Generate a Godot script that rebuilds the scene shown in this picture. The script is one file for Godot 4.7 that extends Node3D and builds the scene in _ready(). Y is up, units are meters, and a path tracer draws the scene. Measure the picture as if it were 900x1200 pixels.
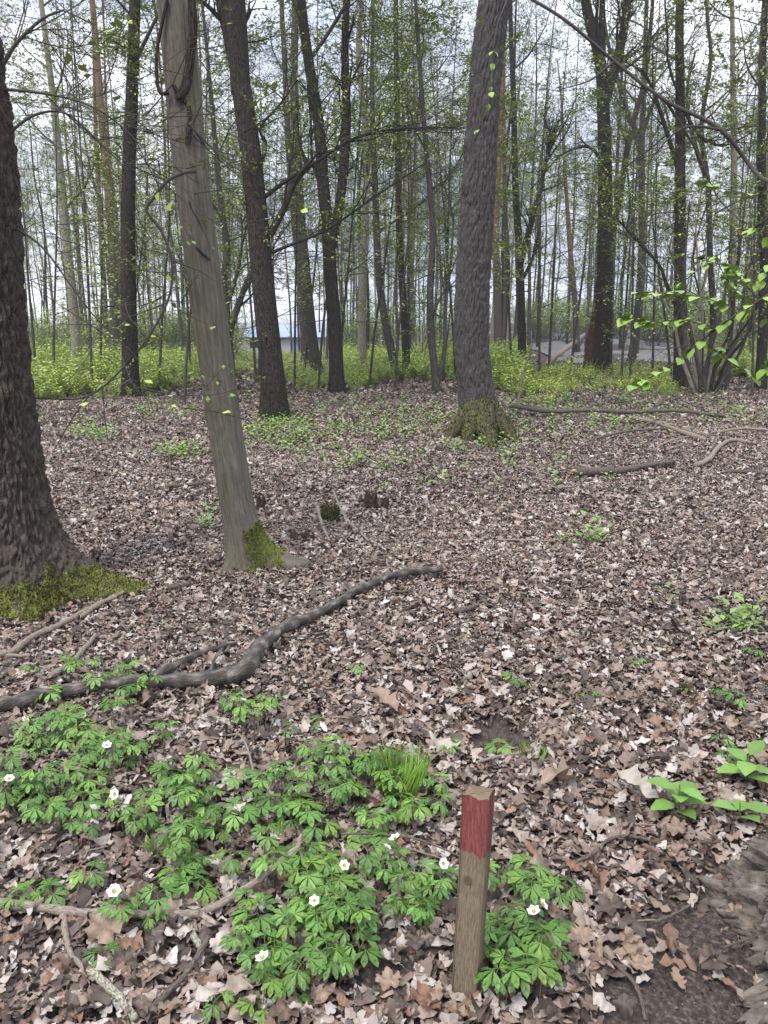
extends Node3D

# ------------------------------------------------------------------ camera numbers
const EYE := 1.5
const PITCH := 0.2374        # radians the lens looks down
const FOCAL := 906.0         # focal length in pixels of the 900 x 1200 photograph

var rng := RandomNumberGenerator.new()
var names := {}
var M := {}
var lumps := FastNoiseLite.new()
var plates := FastNoiseLite.new()
var streaks := FastNoiseLite.new()
var patchy := FastNoiseLite.new()

# ------------------------------------------------------------------ mesh builder
class Geo:
	var v := PackedVector3Array()
	var n := PackedVector3Array()
	var c := PackedColorArray()
	var u := PackedVector2Array()
	var i := PackedInt32Array()

	func vert(p: Vector3, nn: Vector3, col: Color, uv := Vector2.ZERO) -> int:
		v.append(p); n.append(nn); c.append(col); u.append(uv)
		return v.size() - 1

	func tri(a: int, b: int, d: int) -> void:
		i.append(a); i.append(b); i.append(d)

	func quad(a: int, b: int, d: int, e: int) -> void:
		i.append(a); i.append(b); i.append(d)
		i.append(a); i.append(d); i.append(e)

	func smooth() -> void:
		for k in n.size():
			n[k] = Vector3.ZERO
		for k in range(0, i.size(), 3):
			var a := v[i[k]]
			var f := (v[i[k + 2]] - a).cross(v[i[k + 1]] - a)
			n[i[k]] += f; n[i[k + 1]] += f; n[i[k + 2]] += f
		for k in n.size():
			n[k] = n[k].normalized() if n[k].length_squared() > 1e-20 else Vector3.UP

	func mesh() -> ArrayMesh:
		var a := []
		a.resize(Mesh.ARRAY_MAX)
		a[Mesh.ARRAY_VERTEX] = v; a[Mesh.ARRAY_NORMAL] = n; a[Mesh.ARRAY_COLOR] = c; a[Mesh.ARRAY_TEX_UV] = u; a[Mesh.ARRAY_INDEX] = i
		var m := ArrayMesh.new()
		m.add_surface_from_arrays(Mesh.PRIMITIVE_TRIANGLES, a)
		return m

# ------------------------------------------------------------------ naming and placing
func numbered(called: String) -> String:
	var k: int = names.get(called, 0)
	names[called] = k + 1
	return called if k == 0 else "%s_%03d" % [called, k]

func put(o: Node, label: String, category: String, group := "") -> void:
	o.set_meta("label", label); o.set_meta("category", category)
	if group: o.set_meta("group", group)

func thing(called: String, at: Vector3, label: String, category: String, group := "") -> Node3D:
	var o := Node3D.new()
	o.name = numbered(called); add_child(o); o.position = at
	put(o, label, category, group)
	return o

func part(called: String, m: Mesh, mat: Material, parent: Node) -> MeshInstance3D:
	var o := MeshInstance3D.new()
	o.name = called; o.mesh = m; o.material_override = mat
	parent.add_child(o, true)
	return o

func ray(px: float, py: float) -> Vector3:
	var x := (px - 450.0) / FOCAL
	var y := -(py - 600.0) / FOCAL
	return Vector3(x, y * cos(PITCH) - sin(PITCH), -y * sin(PITCH) - cos(PITCH))

func hgt(x: float, z: float) -> float:
	var d := sqrt(x * x + z * z)
	var h := lumps.get_noise_2d(x * 1.0, z * 1.0) * clampf(0.035 + d * 0.006, 0.0, 0.3)
	h += lumps.get_noise_2d(x * 7.0 + 50.0, z * 7.0) * 0.016
	h -= 0.1 * exp(-(Vector2(x - 0.42, z + 2.64).length_squared()) / 0.016)      # the hollow behind the stake
	h += 0.03 * exp(-(Vector2(x - 0.5, z + 2.42).length_squared()) / 0.08)
	var fall := smoothstep(.12, -.02, x / maxf(d, 1.0))
	h += maxf(0.0, d - 34.0) * lerpf(.012, -.03, fall)
	return h

func gp(px: float, py: float, up := 0.0) -> Vector3:
	var d := ray(px, py)
	var p := d * (EYE / -d.y)
	return Vector3(p.x, hgt(p.x, p.z) + up, p.z)

func pd(px: float, py: float, dist: float) -> Vector3:
	var d := ray(px, py)
	return d * (dist / -d.z) + Vector3(0, EYE, 0)

func curve(pts: Array, per := 6) -> PackedVector3Array:
	var out := PackedVector3Array()
	var n := pts.size()
	for k in n - 1:
		var a: Vector3 = pts[maxi(k - 1, 0)]
		var b: Vector3 = pts[k]
		var c: Vector3 = pts[k + 1]
		var d: Vector3 = pts[mini(k + 2, n - 1)]
		for j in per:
			out.append(b.cubic_interpolate(c, a, d, float(j) / per))
	out.append(pts[n - 1])
	return out

func rv(s := 1.0) -> Vector3:
	return Vector3(rng.randf_range(-s, s), rng.randf_range(-s, s), rng.randf_range(-s, s))

# a tube along pts; r gives the radius at each point; u runs round in whole tiles, v along in metres
func tube(g: Geo, pts: PackedVector3Array, r: PackedFloat32Array, sides: int, col: Color, tile := 0.4, cap := false, rough := 0.0) -> void:
	var n := pts.size()
	var side := Vector3.ZERO
	var start := g.v.size()
	var reps := maxf(1.0, roundf(TAU * r[0] / tile))
	var along := 0.0
	for k in n:
		var t := (pts[mini(k + 1, n - 1)] - pts[maxi(k - 1, 0)]).normalized()
		if k == 0:
			side = t.cross(Vector3(0.31, 0.17, 0.93)).normalized()
			if absf(t.y) > 0.8: side = t.cross(Vector3(0, 0, 1)).normalized()
		else:
			along += pts[k].distance_to(pts[k - 1])
			side = (side - t * side.dot(t)).normalized()
		var up := t.cross(side)
		for s in sides + 1:
			var a := TAU * (s % sides) / sides
			var d := side * cos(a) + up * sin(a)
			var rr := r[k]
			if rough > 0.0:
				var q := pts[k] * 9.0 + d * 1.7
				rr *= 1.0 + rough * lumps.get_noise_3d(q.x * 14.0, q.y * 14.0, q.z * 14.0)
			g.v.append(pts[k] + d * rr); g.n.append(d); g.c.append(col); g.u.append(Vector2(reps * s / sides, along))
	for k in n - 1:
		for s in sides:
			var a := start + k * (sides + 1) + s
			var b := a + sides + 1
			g.i.append(a); g.i.append(b); g.i.append(b + 1)
			g.i.append(a); g.i.append(b + 1); g.i.append(a + 1)
	if cap:
		for e in [0, n - 1]:
			var m := g.vert(pts[e], (pts[e] - pts[1 if e == 0 else n - 2]).normalized(), col)
			for s in sides:
				var a: int = start + e * (sides + 1) + s
				if e == 0: g.tri(m, a, a + 1)
				else: g.tri(m, a + 1, a)

func taper(n: int, a: float, b: float, pw := 1.0) -> PackedFloat32Array:
	var r := PackedFloat32Array()
	for k in n: r.append(lerpf(a, b, pow(float(k) / (n - 1), pw)))
	return r

# ------------------------------------------------------------------ materials
func noise_tex(kind: int, freq: float, ramp: Array, size := 512, octaves := 4, s := 1) -> NoiseTexture2D:
	var f := FastNoiseLite.new()
	f.noise_type = kind; f.frequency = freq; f.fractal_octaves = octaves; f.seed = s
	f.fractal_type = FastNoiseLite.FRACTAL_FBM
	var t := NoiseTexture2D.new()
	t.width = size; t.height = size; t.seamless = true; t.noise = f
	var g := Gradient.new()
	var o := PackedFloat32Array()
	var c := PackedColorArray()
	for k in ramp.size():
		o.append(float(k) / (ramp.size() - 1)); c.append((ramp[k] as Color).linear_to_srgb())
	g.offsets = o; g.colors = c
	t.color_ramp = g
	return t

func bump_tex(kind: int, freq: float, strength: float, size := 512, ret := -1, s := 3, octaves := 3) -> NoiseTexture2D:
	var f := FastNoiseLite.new()
	f.noise_type = kind; f.frequency = freq; f.seed = s; f.fractal_octaves = octaves
	if ret >= 0: f.cellular_return_type = ret
	var t := NoiseTexture2D.new()
	t.width = size; t.height = size; t.seamless = true; t.noise = f
	t.as_normal_map = true; t.bump_strength = strength
	return t

func mat(col: Color, rough: float, vertex := true) -> StandardMaterial3D:
	var m := StandardMaterial3D.new()
	m.albedo_color = col.linear_to_srgb(); m.roughness = rough; m.vertex_color_use_as_albedo = vertex
	m.cull_mode = BaseMaterial3D.CULL_DISABLED
	return m

func grey(a: float) -> Color:
	return Color(a, a, a)

func bark_mat(ramp: Array, nrm: Texture2D, nscale: float, uv: Vector3) -> StandardMaterial3D:
	var m := mat(Color.WHITE, 0.92)
	m.albedo_texture = noise_tex(FastNoiseLite.TYPE_SIMPLEX_SMOOTH, 0.018, ramp, 512, 5, 11)
	m.normal_enabled = true; m.normal_texture = nrm; m.normal_scale = nscale
	m.uv1_scale = uv
	m.metallic_specular = 0.25
	return m

func worn_mat(fine: Texture2D) -> StandardMaterial3D:
	var m := mat(Color.WHITE, .85)
	m.albedo_texture = noise_tex(FastNoiseLite.TYPE_SIMPLEX_SMOOTH, .007, [Color(.028, .024, .022), Color(.04, .035, .031), Color(.058, .05, .045), Color(.1, .087, .077), Color(.2, .174, .152), Color(.36, .32, .285)], 512, 6, 14)
	m.normal_enabled = true; m.normal_texture = fine; m.normal_scale = 1.2
	m.uv1_scale = Vector3(1.0, 2.0, 1)
	return m

func make_materials() -> void:
	var cracks := bump_tex(FastNoiseLite.TYPE_CELLULAR, 0.03, 14.0, 512, FastNoiseLite.RETURN_DISTANCE2_SUB, 3, 3)
	var fine := bump_tex(FastNoiseLite.TYPE_SIMPLEX, 0.04, 7.0, 512, -1, 5, 5)
	M.oak = bark_mat([Color(.035, .028, .024), Color(.062, .051, .044), Color(.092, .078, .068), Color(.145, .127, .113)], fine, 0.9, Vector3(2.2, 0.9, 1))
	M.ash = bark_mat([Color(.04, .036, .035), Color(.068, .062, .061), Color(.1, .092, .09), Color(.165, .153, .15)], fine, 0.9, Vector3(2.2, 0.9, 1))
	for k in [M.oak, M.ash]:
		k.uv1_triplanar = true; k.uv1_scale = Vector3(6.5, 2.0, 6.5); k.normal_scale = 1.5
	M.beech = bark_mat([Color(.08, .071, .057), Color(.112, .101, .083), Color(.135, .123, .102), Color(.185, .17, .145)], fine, 0.35, Vector3(3.2, 0.30, 1))
	M.dark = bark_mat([Color(.018, .015, .013), Color(.034, .029, .025), Color(.052, .045, .04), Color(.082, .072, .064)], cracks, 1.0, Vector3(1.0, 0.5, 1))
	M.mid = bark_mat([Color(.038, .034, .03), Color(.064, .058, .052), Color(.092, .084, .076), Color(.15, .138, .126)], cracks, 0.7, Vector3(1.0, 0.5, 1))
	M.pale = bark_mat([Color(.12, .11, .09), Color(.19, .175, .14), Color(.26, .24, .2), Color(.36, .34, .3)], cracks, 0.4, Vector3(1.0, 0.6, 1))
	M.pine = bark_mat([Color(.55, .55, .55), Color(.8, .8, .8), Color(1.0, 1.0, 1.0), Color(1.25, 1.2, 1.15)], cracks, 0.7, Vector3(1.0, 0.6, 1))
	M.gnarl = bark_mat([Color(.055, .046, .038), Color(.115, .098, .084), Color(.19, .166, .145), Color(.31, .28, .25)], fine, 1.0, Vector3(2.5, 2.5, 2.5))
	M.gnarl.uv1_triplanar = true
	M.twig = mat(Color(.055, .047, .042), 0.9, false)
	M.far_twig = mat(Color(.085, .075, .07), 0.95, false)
	M.stick = bark_mat([Color(.035, .028, .024), Color(.085, .07, .06), Color(.15, .125, .108), Color(.27, .235, .205)], fine, 0.8, Vector3(1.5, 5.0, 1))
	M.worn = worn_mat(fine)
	M.pale_stick = bark_mat([Color(.11, .085, .065), Color(.2, .165, .135), Color(.27, .23, .195), Color(.38, .34, .3)], fine, 0.6, Vector3(1.5, 5.0, 1))
	M.broken = mat(Color(.36, .26, .165), 0.9, false)
	M.lichen = bark_mat([Color(.09, .075, .06), Color(.2, .18, .15), Color(.4, .4, .33), Color(.5, .43, .1)], fine, 1.2, Vector3(1.2, 9.0, 1))
	M.young = mat(Color.WHITE, 0.55)
	M.young.backlight = Color(1.0, 1.0, .4)
	M.needle = mat(Color(.035, .062, .03), 0.6, false)
	M.herb = mat(Color.WHITE, 0.5)
	M.herb.backlight = Color(.55, .65, .25)
	M.herb_tone = []
	for c in [Color(1, 1, 1), Color(.72, .8, .85), Color(.85, .9, .95), Color(1, .93, .75), Color(.6, .68, .66)]:
		var m: StandardMaterial3D = M.herb.duplicate()
		m.albedo_color = (c as Color).linear_to_srgb()
		M.herb_tone.append(m)
	M.moss = mat(Color.WHITE, 0.9)
	M.moss.backlight = Color(.3, .35, .1)
	M.petal = mat(Color(.82, .83, .8), 0.6, false)
	M.petal.backlight = Color(.5, .5, .5)
	M.stamen = mat(Color(.42, .42, .12), 0.7, false)
	M.litter = mat(Color.WHITE, 0.6)
	M.litter.albedo_texture = noise_tex(FastNoiseLite.TYPE_SIMPLEX, 0.02, [grey(.3), grey(.7), grey(.95), grey(1.0)], 256, 5, 21)
	M.litter.uv1_triplanar = true; M.litter.uv1_scale = Vector3(9, 9, 9)
	M.litter.backlight = Color(.25, .18, .12)
	M.leaf_tone = []
	for c in [Color(.42, .335, .275), Color(.31, .225, .17), Color(.19, .13, .096), Color(.27, .15, .095), Color(.5, .445, .395), Color(.11, .08, .065), Color(.35, .25, .185)]:
		var m: StandardMaterial3D = M.litter.duplicate()
		m.albedo_color = (c as Color).linear_to_srgb()
		M.leaf_tone.append(m)
	M.soil = mat(Color.WHITE, 0.95, false)
	M.soil.albedo_texture = noise_tex(FastNoiseLite.TYPE_SIMPLEX, 0.03, [Color(.02, .015, .013), Color(.046, .035, .03), Color(.085, .067, .06), Color(.2, .165, .15)], 1024, 6, 4)
	M.soil.uv1_triplanar = true; M.soil.uv1_world_triplanar = true; M.soil.uv1_scale = Vector3(1.3, 1.3, 1.3)
	M.soil.normal_enabled = true; M.soil.normal_texture = bump_tex(FastNoiseLite.TYPE_SIMPLEX, 0.05, 10.0, 1024, -1, 9, 6); M.soil.normal_scale = 1.0
	M.crumb = mat(Color.WHITE, 0.95)
	M.road = mat(Color.WHITE, 0.9, false)
	M.road.albedo_texture = noise_tex(FastNoiseLite.TYPE_SIMPLEX, 0.02, [Color(.11, .108, .112), Color(.16, .155, .16), Color(.2, .195, .2)], 512, 5, 8)
	M.road.uv1_triplanar = true; M.road.uv1_world_triplanar = true; M.road.uv1_scale = Vector3(.2, .2, .2)

# ------------------------------------------------------------------ leaves
# one leaf blade along +z from its stalk, folded on its midrib; shape gives the half width at each station
func blade(g: Geo, o: Vector3, dir: Vector3, up: Vector3, length: float, width: float, col: Color, stations: int, curl: float, fold: float, lobes := 0.0, seedv := 0.0, round_tip := 1.0) -> void:
	var side := dir.cross(up).normalized()
	up = side.cross(dir).normalized()
	var start := g.v.size()
	for k in stations + 1:
		var t := float(k) / stations
		var w := sin(PI * pow(t, 0.8 * round_tip)) * width
		if lobes > 0.0: w *= 1.0 + lobes * sin(t * 21.0 + seedv)
		if k == 0: w = width * 0.06
		if k == stations: w = 0.0
		var a := curl * t
		var p := o + dir * (length * (sin(a) / curl if absf(curl) > 0.01 else t)) - up * (length * ((1.0 - cos(a)) / curl if absf(curl) > 0.01 else 0.0))
		var nn := (up * cos(a) + dir * sin(a)).normalized()
		var tone := col * (1.0 + 0.06 * sin(k * 2.3 + seedv))
		g.vert(p - side * w + nn * (fold * w), (nn + side * fold).normalized(), tone)
		g.vert(p, nn, col * 1.1)
		g.vert(p + side * w + nn * (fold * w), (nn - side * fold).normalized(), tone)
	for k in stations:
		var a := start + k * 3
		g.quad(a, a + 3, a + 4, a + 1)
		g.quad(a + 1, a + 4, a + 5, a + 2)

# a dead leaf lying in the xz plane round its own middle, one unit long; kind 0 oval, 1 oak-lobed, 2 maple-like, 3 rolled up
func dead_leaf(kind: int, s: int, fine: bool) -> ArrayMesh:
	var g := Geo.new()
	var r := RandomNumberGenerator.new()
	r.seed = s * 77 + kind
	var ph := r.randf() * 10.0
	var cross := r.randf_range(-1.6, 2.2)
	var bend := r.randf_range(-0.9, 1.1)
	var wave := r.randf_range(0.035, 0.11)
	var crease := r.randf_range(-.35, .6)
	if kind == 2:
		var spokes := 40 if fine else 22
		var rings := 4 if fine else 2
		var mid := g.vert(Vector3.ZERO, Vector3.UP, Color.WHITE)
		for q in rings:
			for k in spokes:
				var a := TAU * k / spokes
				var lobe := 0.33 + 0.17 * absf(cos(a * 2.5)) + 0.05 * sin(a * 12.5 + ph)
				lobe *= (float(q) + 1.0) / rings
				var x := sin(a) * lobe
				var z := cos(a) * lobe
				var y := cross * x * x * 0.6 + bend * z * z * 0.6 + wave * sin(x * 13.0 + ph) * cos(z * 11.0) * 0.9
				g.vert(Vector3(x, y, z), Vector3.UP, grey(0.9 + 0.1 * sin(a * 5.0 + q)))
		for k in spokes:
			var a := 1 + k
			var b := 1 + (k + 1) % spokes
			g.tri(mid, b, a)
			for q in rings - 1:
				g.quad(a + q * spokes, b + q * spokes, b + (q + 1) * spokes, a + (q + 1) * spokes)
	else:
		var st := 14 if fine else 7
		var cols := 6 if fine else 2
		var wid := [0.27, 0.25, 0.0, 0.3][kind] as float
		if kind == 3:
			cross = r.randf_range(5.0, 10.0)
			wid = r.randf_range(.2, .3)
		for k in st + 1:
			var t := float(k) / st
			var w := pow(sin(PI * clampf(pow(t, 0.85), 0.0, 1.0)), 0.8) * wid
			if kind == 1: w = (w * (1.0 + 0.33 * sin(t * 26.0 + ph))) * (0.55 + 0.6 * t)
			else: w *= 1.0 + 0.14 * sin(t * 19.0 + ph) + 0.1 * sin(t * 43.0 + ph)
			w = maxf(w, 0.012)
			for j in cols + 1:
				var x := (2.0 * j / cols - 1.0) * w
				var z := t - 0.5
				var y := 0.0
				if kind == 3:
					var aa := x * cross
					y = (1.0 - cos(aa)) / cross
					x = sin(aa) / cross
				else:
					y = cross * x * x * 1.3 + absf(x) * crease
				y += bend * z * z * 0.7 + wave * sin(z * 12.0 + ph + x * 6.0)
				var rib := 1.12 if (j == cols / 2) else 0.92 + 0.1 * sin(k * 3.0 + j * 2.0 + ph)
				g.vert(Vector3(x, y, z), Vector3.UP, grey(minf(rib, 1.15)))
		for k in st:
			for j in cols:
				var a := k * (cols + 1) + j
				g.quad(a, a + cols + 1, a + cols + 2, a + 1)
		if fine:
			var pts := PackedVector3Array([Vector3(0, bend * .175, -0.48), Vector3(0.01, bend * .2 + .02, -0.6), Vector3(0.04, bend * .2 + .01, -0.72)])
			tube(g, pts, taper(3, 0.012, 0.009), 4, grey(.8))
	g.smooth()
	return g.mesh()

func leaf_colour() -> Color:
	var c: Color = [Color(.41, .33, .283), Color(.335, .25, .205), Color(.2, .144, .114), Color(.27, .165, .118), Color(.51, .45, .41), Color(.085, .063, .053), Color(.355, .268, .217), Color(.12, .087, .072), Color(.45, .375, .33), Color(.245, .18, .147), Color(.58, .53, .5), Color(.16, .115, .094), Color(.3, .218, .175), Color(.09, .068, .058)][rng.randi() % 14]
	return c * rng.randf_range(0.75, 1.2)

# how much of the litter is missing here (bare earth on the right, thinner under the flowers)
func bare(x: float, z: float) -> float:
	var b := 0.0
	var p := Vector2(x, z)
	for q in [[0.64, -1.38, .17, .97], [0.80, -1.6, .19, 0.9], [0.54, -1.2, .15, .97], [0.93, -1.8, .13, .6], [0.42, -2.62, .14, .95], [0.02, -1.58, .10, .75], [0.38, -2.5, .1, .5], [0.66, -2.2, .08, .4]]:
		b = maxf(b, (q[3] as float) * (1.0 - smoothstep(0.75, 1.25, p.distance_to(Vector2(q[0], q[1])) / (q[2] as float) + 0.25 * lumps.get_noise_2d(x * 30.0, z * 30.0))))
	return b

func build_litter() -> void:
	var root := Node3D.new()
	root.name = "leaf_litter"; add_child(root)
	root.set_meta("kind", "stuff"); root.set_meta("label", "thick carpet of dry brown and grey fallen leaves"); root.set_meta("category", "leaf litter")
	var variants := []
	for k in 12:
		variants.append(dead_leaf([0, 1, 3, 2, 3, 0, 1, 3, 2, 3, 1, 3][k], k, false))
	var bufs := []
	for k in variants.size(): bufs.append(PackedFloat32Array())
	# distance from, to, leaves per square metre, smallest, largest leaf
	for band in [[0.75, 3.0, 3600.0, .022, .07], [3.0, 6.0, 3300.0, .024, .062], [6.0, 10.0, 1900.0, .032, .07], [10.0, 17.0, 1000.0, .042, .085], [17.0, 34.0, 190.0, .08, .15]]:
		var d0: float = band[0]
		var d1: float = band[1]
		var half := 0.52 * d1 + 0.9
		var count := int((d1 - d0) * half * 2.0 * (band[2] as float))
		for k in count:
			var z := -rng.randf_range(d0, d1)
			var x := rng.randf_range(-half, half)
			if absf(x) > 0.52 * -z + 0.9: continue
			if rng.randf() < bare(x, z): continue
			var s := lerpf(band[3], band[4], pow(rng.randf(), 1.4))
			var tilt := rng.randf() * rng.randf() * 1.35
			var yaw := rng.randf() * TAU
			var b := Basis(Vector3.UP, rng.randf() * TAU) * Basis(Vector3.RIGHT, tilt) * Basis(Vector3.UP, yaw)
			if rng.randf() < 0.5: b = b * Basis(Vector3(0, 0, 1), PI)
			b = b.scaled(Vector3(s, s, s))
			var y := hgt(x, z) + rng.randf() * 0.03 + tilt * s * 0.25
			var col := leaf_colour()
			var f: PackedFloat32Array = PackedFloat32Array([b.x.x, b.y.x, b.z.x, x, b.x.y, b.y.y, b.z.y, y, b.x.z, b.y.z, b.z.z, z, col.r, col.g, col.b, 1.0])
			bufs[rng.randi() % 12].append_array(f)
	for k in variants.size():
		var mm := MultiMesh.new()
		mm.transform_format = MultiMesh.TRANSFORM_3D; mm.use_colors = true; mm.mesh = variants[k]
		mm.instance_count = bufs[k].size() / 16
		mm.buffer = bufs[k]
		var o := MultiMeshInstance3D.new()
		o.name = "dead_leaves"; o.multimesh = mm; o.material_override = M.litter
		o.set_meta("kind", "stuff")
		root.add_child(o, true)

func build_big_leaves() -> void:
	var fine := []
	for k in 14: fine.append(dead_leaf([0, 1, 2, 0, 1, 3, 1, 0, 2, 1, 0, 1, 3, 1][k], k + 40, true))
	var made := 0
	var tries := 0
	while made < 285 and tries < 4000:
		tries += 1
		var py := 1200.0 - 420.0 * pow(rng.randf(), 1.7)
		var p := gp(rng.randf_range(-15, 915), py)
		if rng.randf() < bare(p.x, p.z) * 0.85 + (0.6 if in_patch(p) else 0.0): continue
		var o := MeshInstance3D.new()
		o.name = numbered("fallen_leaf"); add_child(o)
		var shape := rng.randi() % 14
		var tone := rng.randi() % 7
		o.mesh = fine[shape]; o.material_override = M.leaf_tone[tone]
		var s := .036 + .05 * pow(rng.randf(), 1.6)
		var tilt := rng.randf() * 0.75
		o.transform = Transform3D((Basis(Vector3.UP, rng.randf() * TAU) * Basis(Vector3.RIGHT, tilt) * Basis(Vector3.UP, rng.randf() * TAU)).scaled(Vector3.ONE * s), p + Vector3(0, .034 + tilt * s * .25, 0))
		var qx := 450.0 + p.x / -p.z * 740.0
		var place := "left of the forked grey stick" if qx < 160.0 and py > 1040.0 else "by the left anemone patch" if qx < 300.0 else "left of the stake" if qx < 545.0 else "right of the stake" if qx < 700.0 else "by the bare earth and seedlings"
		place += ", near the bottom edge" if py > 1110.0 else ", behind the flowers" if py < 930.0 else ""
		put(o, ["pale tan", "brown", "dark brown", "russet", "pale grey", "blackish", "light brown"][tone] + " " + ["oval", "oak-like", "maple-like", "oval", "oak-like", "rolled-up", "oak-like", "oval", "maple-like", "oak-like", "oval", "oak-like", "rolled-up", "oak-like"][shape] + " dead leaf " + place, "leaf", "dry leaves on top of the foreground litter")
		made += 1
	# a few leaves that stand out
	for q in [[125, 1105, 2, 6, .10, 0.25, "tan lobed maple leaf under the forked grey stick at the lower left", 0.4], [150, 1092, 0, 3, .07, 1.3, "rust brown leaf standing upright against the grey stick at the lower left", 0.0], [212, 1108, 0, 4, .075, 0.1, "pale grey flat leaf below the rust brown upright leaf", 1.9], [250, 1180, 0, 4, .09, .3, "pale beige leaf at the bottom edge left of the white flower", 2.4], [450, 830, 1, 6, .17, .2, "big tan oak leaf behind the grass tuft", .7], [655, 935, 1, 6, .16, .3, "big orange brown leaf right of the red-topped stake", 2.0], [742, 945, 0, 4, .15, .35, "pale grey white leaf left of the broad-leaved seedling", .9], [520, 880, 0, 4, .12, .2, "whitish leaf just behind the grass tuft and the stake", 1.4]]:
		var o := MeshInstance3D.new()
		o.name = numbered("fallen_leaf"); add_child(o)
		o.mesh = dead_leaf(q[2], 90 + int(q[0]), true); o.material_override = M.leaf_tone[q[3]]
		o.transform = Transform3D((Basis(Vector3.UP, q[7]) * Basis(Vector3.RIGHT, q[5])).scaled(Vector3.ONE * (q[4] as float)), gp(q[0], q[1], .045 + (q[4] as float) * .3 * sin(q[5])))
		put(o, q[6], "leaf", "leaves that stand out from the litter")

# ------------------------------------------------------------------ wood anemones and seedlings
var PATCH := [[115, 900, 135, 68, 66, "in the leafy patch left of the grass tuft"], [50, 855, 60, 30, 10, "in the leafy patch left of the grass tuft"], [405, 925, 110, 50, 46, "in the patch around the grass tuft"], [430, 1040, 115, 50, 46, "in the dense patch left of the stake"], [285, 975, 95, 62, 32, "in the patch behind the forked stick"], [350, 1110, 75, 40, 26, "in the patch below the white twig end"], [605, 1100, 55, 75, 30, "at the right side of the stake"], [205, 1020, 40, 40, 9, "in the patch behind the forked stick"], [290, 835, 35, 18, 7, "just below the big curved branch"], [110, 790, 90, 28, 14, "growing round the dark fallen branch"]]

func in_patch(p: Vector3) -> bool:
	for q in PATCH:
		var c := gp(q[0], q[1])
		if absf(p.x - c.x) < (q[2] as float) / 430.0 * 0.9 and absf(p.z - c.z) < (q[3] as float) / 260.0: return true
	return false

func anemone_leaf(s: int) -> ArrayMesh:
	var g := Geo.new()
	var r := RandomNumberGenerator.new()
	r.seed = s
	var droop := r.randf_range(0.15, 0.95)
	var stalk := PackedVector3Array([Vector3.ZERO, Vector3(0, .008, .012), Vector3(0, .006, .024)])
	tube(g, stalk, taper(3, .0012, .001), 4, Color(.12, .17, .05))
	var o := stalk[2]
	for k in 5:
		var a := (k - 2) * 0.74 + r.randf_range(-.12, .12)
		var dir := Vector3(sin(a), -droop * 0.55 + r.randf_range(-.12, .1), cos(a)).normalized()
		var l := (.056 if k == 2 else .05 if k in [1, 3] else .04) * r.randf_range(.88, 1.12)
		var col := Color(.112, .225, .038) * (.65 + .1 * (s % 7)) * r.randf_range(.85, 1.15)
		blade(g, o, dir, Vector3(0, 1, 0), l, l * .185, col, 7, droop, .3, .16, r.randf() * 6.0, 1.95)
		# the cut side teeth of the lobe
		for e: float in [-1.0, 1.0]:
			var d2 := (dir + Vector3(cos(a), 0, -sin(a)) * e * 0.42).normalized()
			blade(g, o + dir * l * .5 - Vector3(0, l * .1 * droop, 0), d2, Vector3(0, 1, 0), l * .32, l * .06, col * .95, 3, droop * .6, .2)
	g.smooth()
	return g.mesh()

var anemone_leaves := []
var flower_mesh: ArrayMesh
var stamen_mesh: ArrayMesh
var stem_mesh: ArrayMesh

func make_anemone_parts() -> void:
	for k in 7: anemone_leaves.append(anemone_leaf(300 + k))
	var g := Geo.new()
	for k in 6:
		var a := TAU * k / 6.0
		var dir := Vector3(sin(a), .35, cos(a)).normalized()
		blade(g, Vector3.ZERO, dir, Vector3.UP, .017, .0078, Color.WHITE, 5, -.35, .15, 0.0, 0.0, 1.1)
	g.smooth()
	flower_mesh = g.mesh()
	g = Geo.new()
	for k in 14:
		var a := k * 2.4
		var e := Vector3(sin(a) * .0032, .005, cos(a) * .0032)
		tube(g, PackedVector3Array([Vector3.ZERO, e, e * 1.35]), PackedFloat32Array([.0004, .0006, .0011]), 4, Color.WHITE, .4, true)
	stamen_mesh = g.mesh()
	g = Geo.new()
	tube(g, PackedVector3Array([Vector3(0, -.04, 0), Vector3(.004, .3, .002), Vector3(0, .7, .003), Vector3(0, 1, 0)]), taper(4, .0017, .0013), 5, Color(.13, .15, .06))
	stem_mesh = g.mesh()

func anemone(p: Vector3, h: float, size: float, flower: bool, label: String, group: String) -> void:
	var t := thing("wood_anemone", p, label, "wildflower", group)
	t.rotation = Vector3(rng.randf_range(-.2, .2), rng.randf() * TAU, rng.randf_range(-.2, .2))
	var st := part("stem", stem_mesh, M.herb, t)
	st.scale = Vector3(1, h, 1)
	for k in 3:
		var l := part("leaf", anemone_leaves[rng.randi() % 7], M.herb_tone[rng.randi() % 5], t)
		l.transform = Transform3D((Basis(Vector3.UP, TAU * k / 3.0 + rng.randf_range(-.3, .3)) * Basis(Vector3.RIGHT, rng.randf_range(-.25, .3))).scaled(Vector3.ONE * size), Vector3(0, h, 0))
	if flower:
		var f := Node3D.new()
		f.name = "flower"; t.add_child(f)
		f.scale = Vector3.ONE * rng.randf_range(.8, 1.25)
		f.position = Vector3(.006, h + .045, .012); f.rotation = Vector3(rng.randf_range(.2, .9), rng.randf() * 3.0, .2)
		part("petals", flower_mesh, M.petal, f)
		part("stamens", stamen_mesh, M.stamen, f)
		var s2 := part("flower_stalk", stem_mesh, M.herb, t)
		s2.position = Vector3(0, h, 0); s2.scale = Vector3(.7, .045, .7)
		s2.rotation = Vector3(.2, 0, -.1)

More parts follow.
